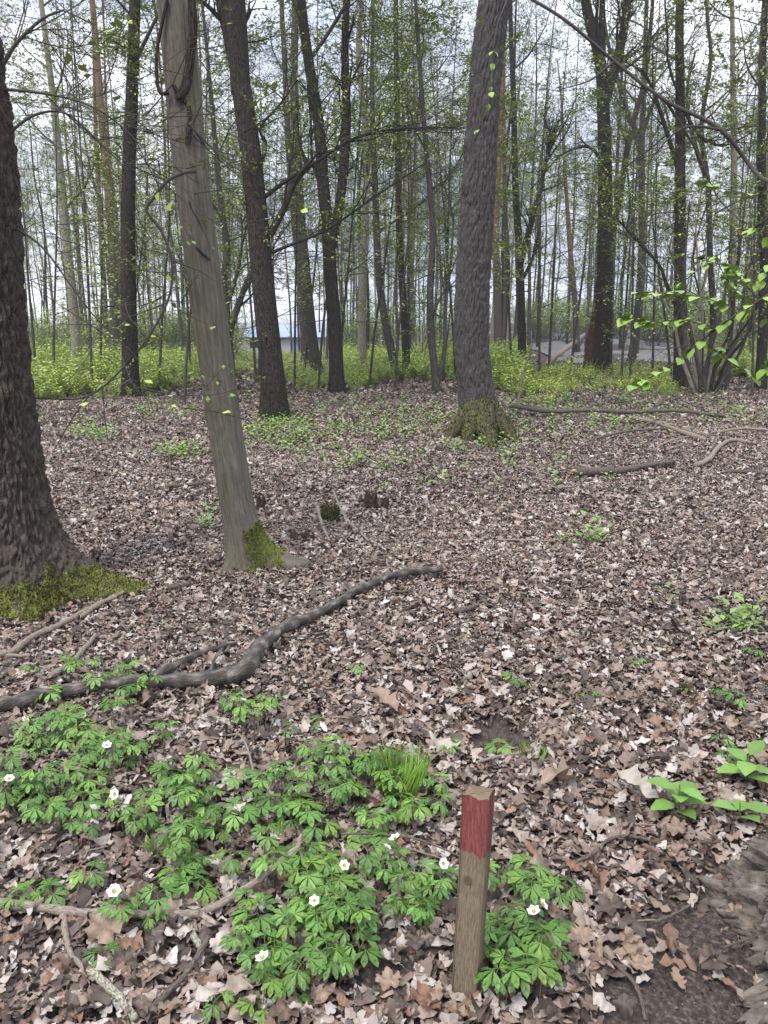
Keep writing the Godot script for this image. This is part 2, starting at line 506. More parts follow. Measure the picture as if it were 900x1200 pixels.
func build_flowers() -> void:
	make_anemone_parts()
	for q in PATCH:
		var label := ""
		for k in int(q[4]):
			var a := rng.randf() * TAU
			var r := sqrt(rng.randf())
			var p := gp((q[0] as float) + cos(a) * r * (q[2] as float), (q[1] as float) + sin(a) * r * (q[3] as float) + 18.0)
			if p.distance_to(gp(552, 1160)) < .075: continue
			var where := ("back " if sin(a) < 0.0 else "front ") + ("left" if cos(a) < 0.0 else "right") + (" middle" if r < .5 else " rim")
			label = "wood anemone at the " + where + ", " + (q[5] as String)
			anemone(p, rng.randf_range(.045, .13), rng.randf_range(.55, 1.0), false, label, "wood anemones " + (q[5] as String))
	for q in [[308, 1130, "white-flowered wood anemone left of the pale dead leaves below the twig end"], [398, 992, "white-flowered wood anemone left of two others in the middle of the patch"], [448, 978, "white-flowered wood anemone in front of the drooping leaves below the grass tuft"], [460, 968, "white-flowered wood anemone nearest the grass tuft"], [519, 993, "white-flowered wood anemone just left of the stake"], [614, 1044, "upper white-flowered wood anemone right of the stake"], [619, 1066, "lower white-flowered wood anemone right of the stake"], [573, 1062, "white-flowered wood anemone half behind the stake"], [371, 1050, "white-flowered wood anemone under the pale twig end"], [146, 907, "white-flowered wood anemone in the left patch below the dark branch"], [101, 932, "small white-flowered wood anemone lowest in the left patch"], [128, 851, "white-flowered wood anemone right under the dark fallen branch"], [4, 893, "white-flowered wood anemone at the left edge"], [287, 803, "white-flowered wood anemone beside the curved branch"], [133, 1036, "white wood anemone bud above the forked stick"]]:
		anemone(gp(q[0], (q[1] as float) + 62), .1, .7, true, q[2], "flowering wood anemones")
	for q in [[690, 825], [840, 830], [865, 745], [880, 735], [850, 740], [800, 820], [858, 838], [846, 885], [853, 900], [670, 640], [600, 815], [745, 790], [880, 785], [530, 880], [340, 862], [375, 850], [420, 790], [585, 890], [640, 1105], [660, 1050], [25, 1065], [60, 1060], [45, 1050], [105, 1045], [150, 1070], [182, 1092], [125, 1135], [255, 1195], [300, 1195], [345, 1175]]:
		anemone(gp(q[0], q[1]), rng.randf_range(.03, .07), rng.randf_range(.6, .9), false, "small lone wood anemone among dead leaves " + ("near the forked grey stick" if q[0] < 450 and q[1] > 1030 else "between the curved branch and the grass tuft" if q[0] < 450 else "behind the stake" if q[0] < 650 and q[1] < 900 else "right of the stake, low down" if q[1] > 1000 else "on the open litter at the right edge" if q[0] > 835 and q[1] < 800 else "just behind the seedlings" if q[0] > 835 else "on the open litter behind the bare earth"), "single wood anemones among the dead leaves")

func leafy_blade(l: float, w: float, s: int, col: Color) -> ArrayMesh:
	var g := Geo.new()
	tube(g, PackedVector3Array([Vector3.ZERO, Vector3(0, .0, .012)]), taper(2, .001, .0008), 4, col)
	blade(g, Vector3(0, 0, .012), Vector3(0, .05, 1).normalized(), Vector3.UP, l, w, col, 9, .5, .18, .07, s, 1.0)
	g.smooth()
	return g.mesh()

func build_seedlings() -> void:
	var ms := []
	for k in 3: ms.append(leafy_blade(.085, .028, k, Color(.135, .26, .05) * (.8 + .15 * k)))
	for q in [[792, 965, .13, "broad-leaved bright green seedling beside the pale grey leaf", 9], [872, 925, .12, "broad-leaved seedling at the right edge, behind the other at the edge", 7], [864, 968, .075, "low broad-leaved seedling at the right edge above the bare earth", 4]]:
		var t := thing("tree_seedling", gp(q[0], q[1]), q[3], "seedling", "broad-leaved seedlings")
		var h: float = q[2]
		var st := part("stem", stem_mesh, M.herb, t)
		st.scale = Vector3(1.4, h, 1.4)
		for k in int(q[4]):
			var l := part("leaf", ms[k % 3], M.herb, t)
			var f := 0.35 + 0.65 * k / (q[4] as float)
			l.transform = Transform3D((Basis(Vector3.UP, k * 2.4 + rng.randf() * .4) * Basis(Vector3.RIGHT, rng.randf_range(-.65, -.05))).scaled(Vector3.ONE * rng.randf_range(.85, 1.12)), Vector3(0, h * f, 0))

func build_grass() -> void:
	for q in [[468, 930, .19, 330, .055, "tuft of fine bright green grass in the anemone patch"], [190, 1000, .10, 50, .03, "small thin grass tuft left of the forked stick patch"], [625, 895, .08, 40, .04, "short dry green grass tuft behind the stake"]]:
		var p := gp(q[0], q[1])
		var t := thing("grass_tuft", p, q[5], "grass", "grass tufts")
		for half in 3:
			var g := Geo.new()
			for k in int(q[3]) / 3:
				var a := rng.randf() * TAU
				var r := sqrt(rng.randf()) * (q[4] as float)
				var o := Vector3(cos(a) * r, -.01, sin(a) * r)
				var lean := Vector3(cos(a), 0, sin(a)) * rng.randf_range(.05, .5)
				blade(g, o, (Vector3.UP + lean).normalized(), Vector3(cos(a + 1.0), .1, sin(a + 1.0)), (q[2] as float) * rng.randf_range(.6, 1.1), .0022, Color(.19, .34, .05) * rng.randf_range(.7, 1.2), 5, rng.randf_range(.1, .8), .1)
			part("blades", g.mesh(), M.herb, t)

# ------------------------------------------------------------------ moss
func scatter(g: Geo, per_m2: float, mask: Callable) -> Array:
	var out := []
	for k in range(0, g.i.size(), 3):
		var a := g.v[g.i[k]]
		var b := g.v[g.i[k + 1]]
		var c := g.v[g.i[k + 2]]
		var m: float = mask.call((a + b + c) / 3.0, g.n[g.i[k]])
		if m <= 0.0: continue
		var want := (b - a).cross(c - a).length() * 0.5 * per_m2 * m
		var n := int(want) + (1 if rng.randf() < want - int(want) else 0)
		for j in n:
			var x := rng.randf()
			var y := rng.randf()
			if x + y > 1.0: x = 1.0 - x; y = 1.0 - y
			out.append([a + (b - a) * x + (c - a) * y, g.n[g.i[k]]])
	return out

func moss(sites: Array, size: float, parent: Node, tone := Color(.15, .165, .032)) -> void:
	var g := Geo.new()
	for s in sites:
		var nn: Vector3 = s[1]
		var d := (nn + rv(.6) + Vector3(0, .25, 0)).normalized()
		var sd := d.cross(rv(1.0)).normalized() * size * .2
		var l := size * rng.randf_range(.6, 1.4)
		var q: Vector3 = (s[0] as Vector3) * 14.0
		var col := tone * (rng.randf_range(.55, 1.5) * (1.0 + .5 * lumps.get_noise_3dv(q * 4.0)))
		var p: Vector3 = (s[0] as Vector3) - nn * .003
		var a := g.vert(p - sd, nn, col)
		var b := g.vert(p + sd, nn, col)
		var c := g.vert(p + d * l, (nn + d).normalized(), col * 1.25)
		if (g.v[b] - p).cross(d).dot(nn) < 0.0: g.tri(a, b, c)
		else: g.tri(a, c, b)
	if sites.size():
		var o := part("moss", g.mesh(), M.moss, parent)
		o.set_meta("kind", "stuff")

# ------------------------------------------------------------------ trees
# a detailed trunk: path in local metres, radius by height, bark plates raised as real relief
func bark_trunk(pts: PackedVector3Array, radius: Callable, sides: int, deep: float, across: float, along: float, tint: Callable) -> Geo:
	var g := Geo.new()
	var n := pts.size()
	var reps := maxf(1.0, roundf(TAU * (radius.call(1.5, 0.0) as float) / .5))
	for k in n:
		var t := (pts[mini(k + 1, n - 1)] - pts[maxi(k - 1, 0)]).normalized()
		var side := t.cross(Vector3(0, 0, 1)).normalized()
		var up := t.cross(side)
		for s in sides + 1:
			var a := TAU * (s % sides) / sides
			var d := side * cos(a) + up * sin(a)
			var r: float = radius.call(pts[k].y, a)
			var q := d * r
			if deep > 0.0:
				var w := lumps.get_noise_3d(q.x * 30.0, pts[k].y * 12.0, q.z * 30.0)
				var e := plates.get_noise_3d((q.x + w * .03) / across, (pts[k].y + w * .09) / along, (q.z + w * .03) / across)
				var furrow := absf(streaks.get_noise_3d((q.x + w * .04) / across * .55, (pts[k].y + w * .05) / along * .3, (q.z + w * .04) / across * .55))
				var ridge := minf(smoothstep(.0, .2, furrow), .35 + .65 * smoothstep(-1.0, -.72, e))
				r += deep * (ridge - 1.0) + deep * .55 * lumps.get_noise_3d(q.x * 160.0, pts[k].y * 60.0, q.z * 160.0)
			g.vert(pts[k] + d * r, d, tint.call(pts[k].y, a), Vector2(reps * s / sides, pts[k].y))
	for k in n - 1:
		for s in sides:
			var a := k * (sides + 1) + s
			var b := a + sides + 1
			g.quad(a, b, b + 1, a + 1)
	g.smooth()
	for k in n:      # weld the seam
		var a := k * (sides + 1)
		var nn := (g.n[a] + g.n[a + sides]).normalized()
		g.n[a] = nn; g.n[a + sides] = nn
	return g

func young_leaf(g: Geo, p: Vector3, d: Vector3, up: Vector3, s: float, col: Color) -> void:
	var side := d.cross(up).normalized() * s * .34
	var nn := side.cross(d).normalized()
	var a := g.vert(p, nn, col)
	var b := g.vert(p + d * s * .5 + side + nn * s * .08, nn, col)
	var c := g.vert(p + d * s, nn, col)
	var e := g.vert(p + d * s * .5 - side + nn * s * .08, nn, col)
	g.tri(a, c, b); g.tri(a, e, c)

# a branch with its side branches; wood into w, leaves into l
func grow(w: Geo, l: Geo, p: Vector3, dir: Vector3, length: float, r: float, level: int, o: Dictionary) -> void:
	var segs: int = [7, 5, 3, 3][level]
	var pts := PackedVector3Array([p])
	var d := dir
	var wob: float = o.get("wobble", .22)
	for k in segs:
		d = (d + rv(wob) + Vector3(0, (o.get("lift", .08) as float) * (1.0 if level < 2 else .3), 0)).normalized()
		p += d * length / segs
		pts.append(p)
	tube(w, pts, taper(segs + 1, r, r * .25), [6, 4, 3, 3][level], Color.WHITE)
	var last: int = o.get("levels", 2)
	if level < last:
		var n: int = [o.get("subs", 7), o.get("twigs", 6), 4][level]
		for k in n:
			var t := (k + rng.randf()) / n * .8 + .2
			var q := t * segs
			var a := mini(int(q), segs - 1)
			var pos := pts[a].lerp(pts[a + 1], q - a)
			var along := (pts[a + 1] - pts[a]).normalized()
			var out := along.cross(rv(1.0)).normalized()
			if o.get("flat", 0.0) > 0.0: out = (out * Vector3(1, 1.0 - (o.flat as float), 1)).normalized()
			var dd := (along * rng.randf_range(.5, 1.0) + out * rng.randf_range(.6, 1.1)).normalized()
			grow(w, l, pos, dd, length * rng.randf_range(.3, .55) * (1.2 - t * .5), maxf(r * .38 * (1.1 - t * .5), .0035), level + 1, o)
	if level >= last - 1 and o.leaf > 0.0:
		var want: float = o.leaf * (1.0 if level == last else .4)
		var n := int(want) + (1 if rng.randf() < want - int(want) else 0)
		for k in n:
			var q := rng.randf_range(.2, 1.0) * segs
			var a := mini(int(q), segs - 1)
			var pos := pts[a].lerp(pts[a + 1], q - a)
			var along := (pts[a + 1] - pts[a]).normalized()
			var out := (along.cross(Vector3.UP) * (1.0 if rng.randf() < .5 else -1.0) + along * .6 + rv(.35)).normalized()
			var up := (Vector3.UP + rv(.5)).normalized()
			if absf(out.dot(up)) > .95: continue
			var size: float = (o.get("leaf_size", .05) as float) * rng.randf_range(.6, 1.3)
			young_leaf(l, pos, out, up, size, (o.get("tone", Color(.285, .365, .075)) as Color) * rng.randf_range(.7, 1.25))

# options: px (list of photo points base first), dist, width (photo pixels at the base), height, bark, limbs, crown...
func tree(called: String, label: String, o: Dictionary) -> Node3D:
	var px: Array = o.px
	var base: Vector3 = gp(px[0][0], px[0][1])
	var dist := -base.z
	if o.has("dist"):
		dist = o.dist
		base = pd(px[0][0], px[0][1], dist)
		base.y = hgt(base.x, base.z)
	var t := thing(called, base, label, o.get("category", "tree"), o.get("group", ""))
	var pts := [Vector3(0, -.15, 0)]
	if o.has("lean_root"): pts[0] = Vector3(o.lean_root, -.15, 0)
	for k in range(1, px.size()): pts.append(pd(px[k][0], px[k][1], dist) - base + Vector3(0, 0, (o.get("depth", 0.0) as float) * k))
	var top: Vector3 = pts[-1]
	var height: float = o.get("height", 16.0)
	var dir: Vector3 = (top - (pts[-2] as Vector3)).normalized()
	dir = (dir + Vector3(0, .6, 0)).normalized()
	while (pts[-1] as Vector3).y < height - .5:
		dir = (dir + rv(.06) + Vector3(0, .1, 0)).normalized()
		pts.append((pts[-1] as Vector3) + dir * minf(3.0, maxf(.6, height - (pts[-1] as Vector3).y)))
	var path := curve(pts, 5)
	var r: float = (o.width as float) * dist / FOCAL / 2.0
	var rad := PackedFloat32Array()
	var end: float = o.get("end", .12)
	for p in path:
		var f := clampf(p.y / height, 0.0, 1.0)
		rad.append(r * (lerpf(1.0, end, pow(f, 1.1)) + .45 * exp(-maxf(p.y, 0.0) / (r * 1.4))))
	var g := Geo.new()
	var wood: Material = M[o.bark]
	tube(g, path, rad, o.get("sides", 12), Color.WHITE, .5, false, .012)
	if o.has("tint"):
		for k in g.v.size():
			var p := g.v[k]
			g.c[k] = (o.tint as Array)[0].lerp((o.tint as Array)[1], smoothstep((o.tint as Array)[2], (o.tint as Array)[3], p.y + lumps.get_noise_3d(p.x * 9, p.y * 3, p.z * 9) * 1.5))
	part("trunk", g.mesh(), wood, t)
	if o.has("moss"):
		moss(scatter(g, 5000.0, func(p: Vector3, nn: Vector3): return clampf(1.6 - p.y / (o.moss as float) + patchy.get_noise_3dv(p * 9.0) * 1.6, 0.0, 1.0) if p.y < (o.moss as float) * 2.0 else 0.0), .022, t, Color(.075, .095, .022))
	crown(t, path, rad, r, dist, base, o)
	return t

func crown(t: Node3D, path: PackedVector3Array, rad: PackedFloat32Array, r: float, dist: float, base: Vector3, o: Dictionary) -> void:
	var w := Geo.new()
	var l := Geo.new()
	var height: float = o.get("height", 16.0)
	for limb in o.get("limbs", []):
		var lp := []
		for k in (limb.px as Array).size(): lp.append(pd(limb.px[k][0], limb.px[k][1], dist + (limb.get("fwd", 0.0) as float) * k) - base)
		var c := curve(lp, 4)
		var limb_wood := Geo.new()
		var lr: float = (limb.w as float) * dist / FOCAL / 2.0
		tube(limb_wood, c, taper(c.size(), lr, lr * (limb.get("tip", .35) as float)), 7, Color.WHITE, .5, false, .02)
		for k in int(limb.get("twigs", 8)):
			var a := rng.randi_range(c.size() / 4, c.size() - 2)
			grow(limb_wood, l, c[a], ((c[a + 1] - c[a]).normalized() + rv(.9)).normalized(), rng.randf_range(.5, 1.5) * (limb.get("long", 1.0) as float), lr * .35, 1, o)
		part("limb", limb_wood.mesh(), M[o.bark] if o.has("bark") and o.bark != "pine" else M.twig, t)
	var from: float = o.get("from", .3)
	var n: int = o.get("branches", 14)
	for k in n:
		var f := lerpf(from, .97, pow((k + rng.randf()) / n, .85))
		var h := f * height
		var a := 0
		while a < path.size() - 2 and path[a + 1].y < h: a += 1
		var p := path[a].lerp(path[a + 1], clampf((h - path[a].y) / maxf(path[a + 1].y - path[a].y, .01), 0, 1))
		var az := k * 2.4 + rng.randf_range(-.5, .5)
		var rise: float = o.get("rise", .5) + rng.randf_range(-.25, .35)
		var len: float = (o.get("reach", 3.2) as float) * rng.randf_range(.6, 1.2) * (1.15 - f * .6)
		grow(w, l, p, Vector3(cos(az), rise, sin(az)).normalized(), len, maxf(rad[a] * rng.randf_range(.22, .42), .012), 0, o)
	# small sprays that sprout along the trunk
	for k in int(o.get("sprouts", 0)):
		var a := rng.randi_range(1, path.size() - 3)
		if path[a].y > height * .75: continue
		var p := path[a].lerp(path[a + 1], rng.randf())
		var az := rng.randf() * TAU
		grow(w, l, p, Vector3(cos(az), rng.randf_range(-.1, .3), sin(az)).normalized(), rng.randf_range(.25, .8) + rad[a], .006, 1, o)
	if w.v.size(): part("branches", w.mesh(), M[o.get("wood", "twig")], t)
	if l.v.size(): part("crown", l.mesh(), M.young, t)
	if o.has("needles"):
		var q := Geo.new()
		for k in int(o.needles):
			var f := rng.randf_range(o.get("needle_from", .6), 1.0)
			var h := f * height
			var a := 0
			while a < path.size() - 2 and path[a + 1].y < h: a += 1
			var c := path[a] + Vector3(rng.randfn(0, 1.1), rng.randf_range(-.3, .6), rng.randfn(0, 1.1)) * (o.get("reach", 2.0) as float) * .55 * (1.3 - f * .6)
			for j in 46:
				var d := (rv(1.0) + Vector3(0, .25, 0)).normalized()
				var s := c + rv(1.0) * Vector3(.45, .16, .45)
				var sd := d.cross(rv(1.0)).normalized() * .012
				var v0 := q.vert(s - sd, d.cross(sd).normalized(), Color.WHITE)
				var v1 := q.vert(s + sd, q.n[v0], Color.WHITE)
				var v2 := q.vert(s + d * .16, q.n[v0], Color.WHITE)
				q.tri(v0, v1, v2)
		part("crown", q.mesh(), M.needle, t)

# ------------------------------------------------------------------ the near trees, each with its own trunk
func left_oak() -> void:
	var base := gp(18, 690)
	var d := -base.z
	var t := thing("oak_tree", base, "thick rough-barked oak trunk with moss on its foot at the left edge", "tree", "old trees with roots in view")
	var pts := [Vector3(0, -.12, 0), Vector3(0, .1, 0), pd(6, 600, d) - base, pd(-13, 400, d) - base, pd(-43, 60, d) - base]
	pts.append((pts[-1] as Vector3) + Vector3(-.2, 2.6, .1))
	pts.append((pts[-1] as Vector3) + Vector3(.1, 9.0, .1))
	var dense := PackedVector3Array()
	var c := curve(pts.slice(0, 6), 40)
	var rad := func(h: float, a: float) -> float:
		return .2 + .23 * exp(-maxf(h, 0.0) / .4) * (1.0 + .12 * cos(3.0 * a + .4) + .1 * cos(7.0 * a)) - .006 * h + .32 * exp(-maxf(h, 0.0) / .1 - pow(angle_difference(a, .12) / .3, 2.0)) + .1 * exp(-maxf(h, 0.0) / .12 - pow(angle_difference(a, -1.1) / .3, 2.0))
	# even steps of 14 mm
	var step := .014
	var k := 0
	var y := -.12
	while y < 4.8:
		while k < c.size() - 2 and c[k + 1].y < y: k += 1
		dense.append(c[k].lerp(c[k + 1], clampf((y - c[k].y) / maxf(c[k + 1].y - c[k].y, .001), 0, 1)))
		y += step if y < 3.4 else .05
	var g := bark_trunk(dense, rad, 270, .03, .033, .14, func(_h, _a): return Color.WHITE)
	part("trunk", g.mesh(), M.oak, t)
	var up := Geo.new()
	var tall := curve([dense[-1] - Vector3(0, .1, 0), dense[-1] + Vector3(-.05, 2.0, 0), dense[-1] + Vector3(.1, 6, .2), dense[-1] + Vector3(0, 11, .3)], 5)
	tube(up, tall, taper(tall.size(), .175, .03), 16, Color.WHITE, .5)
	part("trunk", up.mesh(), M.oak, t)
	moss(scatter(g, 60000.0, func(p: Vector3, nn: Vector3):
		var lim := .2 + .1 * lumps.get_noise_3dv(p * 25.0)
		var far := minf(lim - p.y, p.x - p.y * .5 - .08 * lumps.get_noise_3dv(p * 18.0))
		return clampf(far / .04, 0.0, 1.0) * smoothstep(-.6, -.1, lumps.get_noise_3dv(p * 45.0)) if p.x + p.z > .14 else 0.0), .017, t)
	var o := {"leaf": 1.2, "leaf_size": .05, "subs": 6, "twigs": 5, "reach": 3.4, "height": 15.0, "from": .36, "branches": 11, "levels": 2, "flat": .4}
	o.limbs = [{"px": [[4, 75], [20, 50], [50, 22], [75, 12]], "w": 5, "twigs": 5}, {"px": [[2, 105], [40, 108], [90, 118], [130, 138], [165, 170]], "w": 3.5, "twigs": 7}, {"px": [[12, 155], [40, 135], [75, 132], [110, 160], [150, 200]], "w": 3.5, "twigs": 6}, {"px": [[20, 268], [50, 290], [80, 330], [110, 370], [130, 390]], "w": 3, "twigs": 4}]
	crown(t, tall, taper(tall.size(), .175, .03), .17, d, base, o)

func grey_beech() -> void:
	var base := gp(288, 660)
	var d := -base.z
	var t := thing("beech_tree", base, "smooth grey leaning beech trunk with mossy root and hanging dead branch", "tree", "old trees with roots in view")
	var pts := [Vector3(.02, -.1, 0), pd(284, 630, d) - base, pd(270, 550, d) - base, pd(249, 400, d) - base, pd(224, 200, d) - base, pd(206, 0, d) - base]
	pts.append((pts[-1] as Vector3) + Vector3(-.1, 1.2, 0))
	var c := curve(pts, 40)
	var dense := PackedVector3Array()
	var k := 0
	var y := -.1
	while y < 4.5:
		while k < c.size() - 2 and c[k + 1].y < y: k += 1
		dense.append(c[k].lerp(c[k + 1], clampf((y - c[k].y) / maxf(c[k + 1].y - c[k].y, .001), 0, 1)))
		y += .02
	var rad := func(h: float, a: float) -> float:
		var r := .104 + .05 * exp(-maxf(h, 0.0) / .16) - .002 * h + .27 * exp(-maxf(h, 0.0) / .085 - pow(angle_difference(a, -.15) / .33, 2.0)) + .12 * exp(-maxf(h, 0.0) / .07 - pow(angle_difference(a, -2.2) / .25, 2.0))
		r += .005 * sin(a * 3.0 + h * 1.3) + .003 * sin(a * 7.0 - h * .9 + 1.0)
		for q in [[1.0, 3.9], [2.55, 4.6], [2.2, 5.0], [1.75, 4.3], [.62, 4.9]]:       # swellings round old branch scars
			r += .012 * exp(-(pow((h - (q[0] as float)) / .09, 2.0) + pow(angle_difference(a, q[1]) / .5, 2.0)))
		return r
	var g := bark_trunk(dense, rad, 72, .0012, .03, .2, func(h, a): return Color.WHITE.lerp(Color(.92, .97, .86), clampf(patchy.get_noise_3d(cos(a) * 3.0, h * 3.0, sin(a) * 3.0) * 1.6, 0, 1)))
	part("trunk", g.mesh(), M.beech, t)
	var tall := curve([dense[-1] - Vector3(0, .1, 0), dense[-1] + Vector3(-.2, 2.5, 0), dense[-1] + Vector3(.1, 6, .2), dense[-1] + Vector3(0, 11, .3)], 5)
	var up := Geo.new()
	tube(up, tall, taper(tall.size(), .1, .02), 14, Color.WHITE, .5)
	part("trunk", up.mesh(), M.beech, t)
	moss(scatter(g, 60000.0, func(p: Vector3, nn: Vector3): return smoothstep(-.7, -.2, lumps.get_noise_3dv(p * 50.0)) if p.x > .03 + .05 * lumps.get_noise_3dv(p * 30.0) and p.y < .27 + .06 * lumps.get_noise_3dv(p * 40.0) and p.x < .25 and nn.z > -.5 else 0.0), .018, t, Color(.14, .17, .025))
	# dead stubs and the long hanging branch
	var w := Geo.new()
	var hang := curve([pd(229, 200, d - .1), pd(214, 203, d - .2), pd(196, 212, d - .25), pd(180, 232, d - .28), pd(172, 247, d - .3), pd(190, 272, d - .3), pd(201, 305, d - .3), pd(199, 345, d - .3), pd(180, 385, d - .3), pd(150, 425, d - .3), pd(104, 464, d - .3), pd(50, 467, d - .3), pd(-10, 464, d - .3)], 5)
	for j in hang.size(): hang[j] -= base
	tube(w, hang, taper(hang.size(), .011, .004), 7, Color.WHITE, .3, false, .12)
	for q in [[[180, 385], [170, 405], [160, 402]], [[120, 452], [122, 480], [127, 525]], [[104, 464], [85, 490], [62, 530]], [[186, 378], [192, 395], [205, 402]], [[195, 355], [170, 365], [150, 372]], [[201, 305], [235, 318], [252, 330]]]:
		var tw := []
		for e in q: tw.append(pd(e[0], e[1], d - .3) - base)
		var tc := curve(tw, 3)
		tube(w, tc, taper(tc.size(), .005, .002), 5, Color.WHITE)
	part("hanging_branch", w.mesh(), M.twig, t)
	for q in [[[[225, 0], [226, 40], [219, 95], [209, 118]], .028], [[[203, 100], [216, 118], [222, 128], [221, 165]], .012], [[[196, 0], [184, 60], [186, 105], [198, 109]], .011], [[[230, 155], [240, 170]], .008], [[[220, 168], [222, 150]], .02], [[[230, 290], [246, 305]], .008]]:
		var s := Geo.new()
		var sp := []
		for e in q[0]: sp.append(pd(e[0], e[1], d - .1) - base)
		var sc := curve(sp, 5)
		tube(s, sc, taper(sc.size(), (q[1] as float) * .8, q[1]), 8, Color.WHITE, .3, true, .2)
		part("dead_stub", s.mesh(), M.dark, t)
	var lf := Geo.new()
	for q in [[[252, 442], [240, 440], [228, 436]], [[255, 448], [268, 462], [246, 470]], [[240, 455], [262, 430], [272, 440]], [[20, 470], [14, 472], [8, 474]], [[40, 472], [48, 476], [30, 474]], [[216, 268], [223, 280], [222, 272]], [[76, 395], [84, 398], [70, 400]]]:
		for e in q:
			for j in 2: young_leaf(lf, pd(e[0], e[1], d - .32) - base + rv(.02), rv(1.0).normalized(), (Vector3.UP + rv(.4)).normalized(), rng.randf_range(.03, .05), Color(.15, .255, .045) * rng.randf_range(.8, 1.2))
		var tw2 := Geo.new()
		tube(tw2, PackedVector3Array([pd(q[0][0], q[0][1], d - .3) - base, pd(q[1][0], q[1][1], d - .32) - base, pd(q[2][0], q[2][1], d - .32) - base]), taper(3, .002, .001), 4, Color.WHITE)
		part("twig", tw2.mesh(), M.twig, t)
	part("young_leaves", lf.mesh(), M.young, t)
	crown(t, tall, taper(tall.size(), .1, .02), .1, d, base, {"leaf": 1.0, "subs": 6, "twigs": 5, "reach": 3.0, "height": 15.0, "from": .4, "branches": 9, "flat": .4})

func big_trunk() -> void:
	var base := gp(563, 503)
	var d := -base.z
	var t := thing("oak_tree", base, "largest dark furrowed trunk in the middle with mossy spreading foot", "tree", "old trees with roots in view")
	var pts := [Vector3(0, -.12, 0), pd(560, 480, d) - base, pd(553, 400, d) - base, pd(554, 330, d) - base, pd(560, 233, d) - base, pd(565, 150, d) - base, pd(570, 80, d) - base, pd(580, 0, d) - base]
	pts.append((pts[-1] as Vector3) + Vector3(.3, 2.0, 0))
	var c := curve(pts, 30)
	var dense := PackedVector3Array()
	var k := 0
	var y := -.12
	while y < 7.4:
		while k < c.size() - 2 and c[k + 1].y < y: k += 1
		dense.append(c[k].lerp(c[k + 1], clampf((y - c[k].y) / maxf(c[k + 1].y - c[k].y, .001), 0, 1)))
		y += .025
	var rad := func(h: float, a: float) -> float:
		var r := .245 + .2 * exp(-maxf(h, 0.0) / .2) * (1.0 + .35 * cos(4.0 * a + 1.0)) - .004 * h
		r += .012 * sin(a * 2.0 + h)
		for q in [[3.9, 3.5], [3.4, 3.6], [5.9, 0.1]]: r += .05 * exp(-(pow((h - (q[0] as float)) / .12, 2.0) + pow(angle_difference(a, q[1]) / .35, 2.0)))
		return r
	var g := bark_trunk(dense, rad, 170, .03, .06, .26, func(_h, _a): return Color.WHITE)
	part("trunk", g.mesh(), M.ash, t)
	var tall := curve([dense[-1] - Vector3(0, .1, 0), dense[-1] + Vector3(.2, 2.0, 0), dense[-1] + Vector3(.1, 6, .2), dense[-1] + Vector3(0, 10, .3)], 5)
	var up := Geo.new()
	tube(up, tall, taper(tall.size(), .24, .05), 16, Color.WHITE, .5)
	part("trunk", up.mesh(), M.ash, t)
	for q in [[528, 512], [600, 512], [575, 522], [548, 516]]:
		var e := gp(q[0], q[1]) - base
		var rg := Geo.new()
		var c2 := curve([Vector3(e.x * .2, .34, e.z * .2), Vector3(e.x * .65, .16, e.z * .65), Vector3(e.x * .95, .03, e.z * .95), Vector3(e.x * 1.2, -.06, e.z * 1.2)], 8)
		tube(rg, c2, taper(c2.size(), .17, .05), 14, Color(.85, .82, .78), .4, false, .2)
		part("root", rg.mesh(), M.oak, t)
		moss(scatter(rg, 5000.0, func(p: Vector3, nn: Vector3): return .9 if nn.y > -.4 and lumps.get_noise_3dv(p * 20.0) > -.25 else 0.0), .032, t, Color(.095, .11, .026))
	crown(t, tall, taper(tall.size(), .24, .05), .24, d, base, {"leaf": 1.0, "subs": 6, "twigs": 5, "reach": 3.4, "height": 17.0, "from": .42, "branches": 10, "flat": .4})

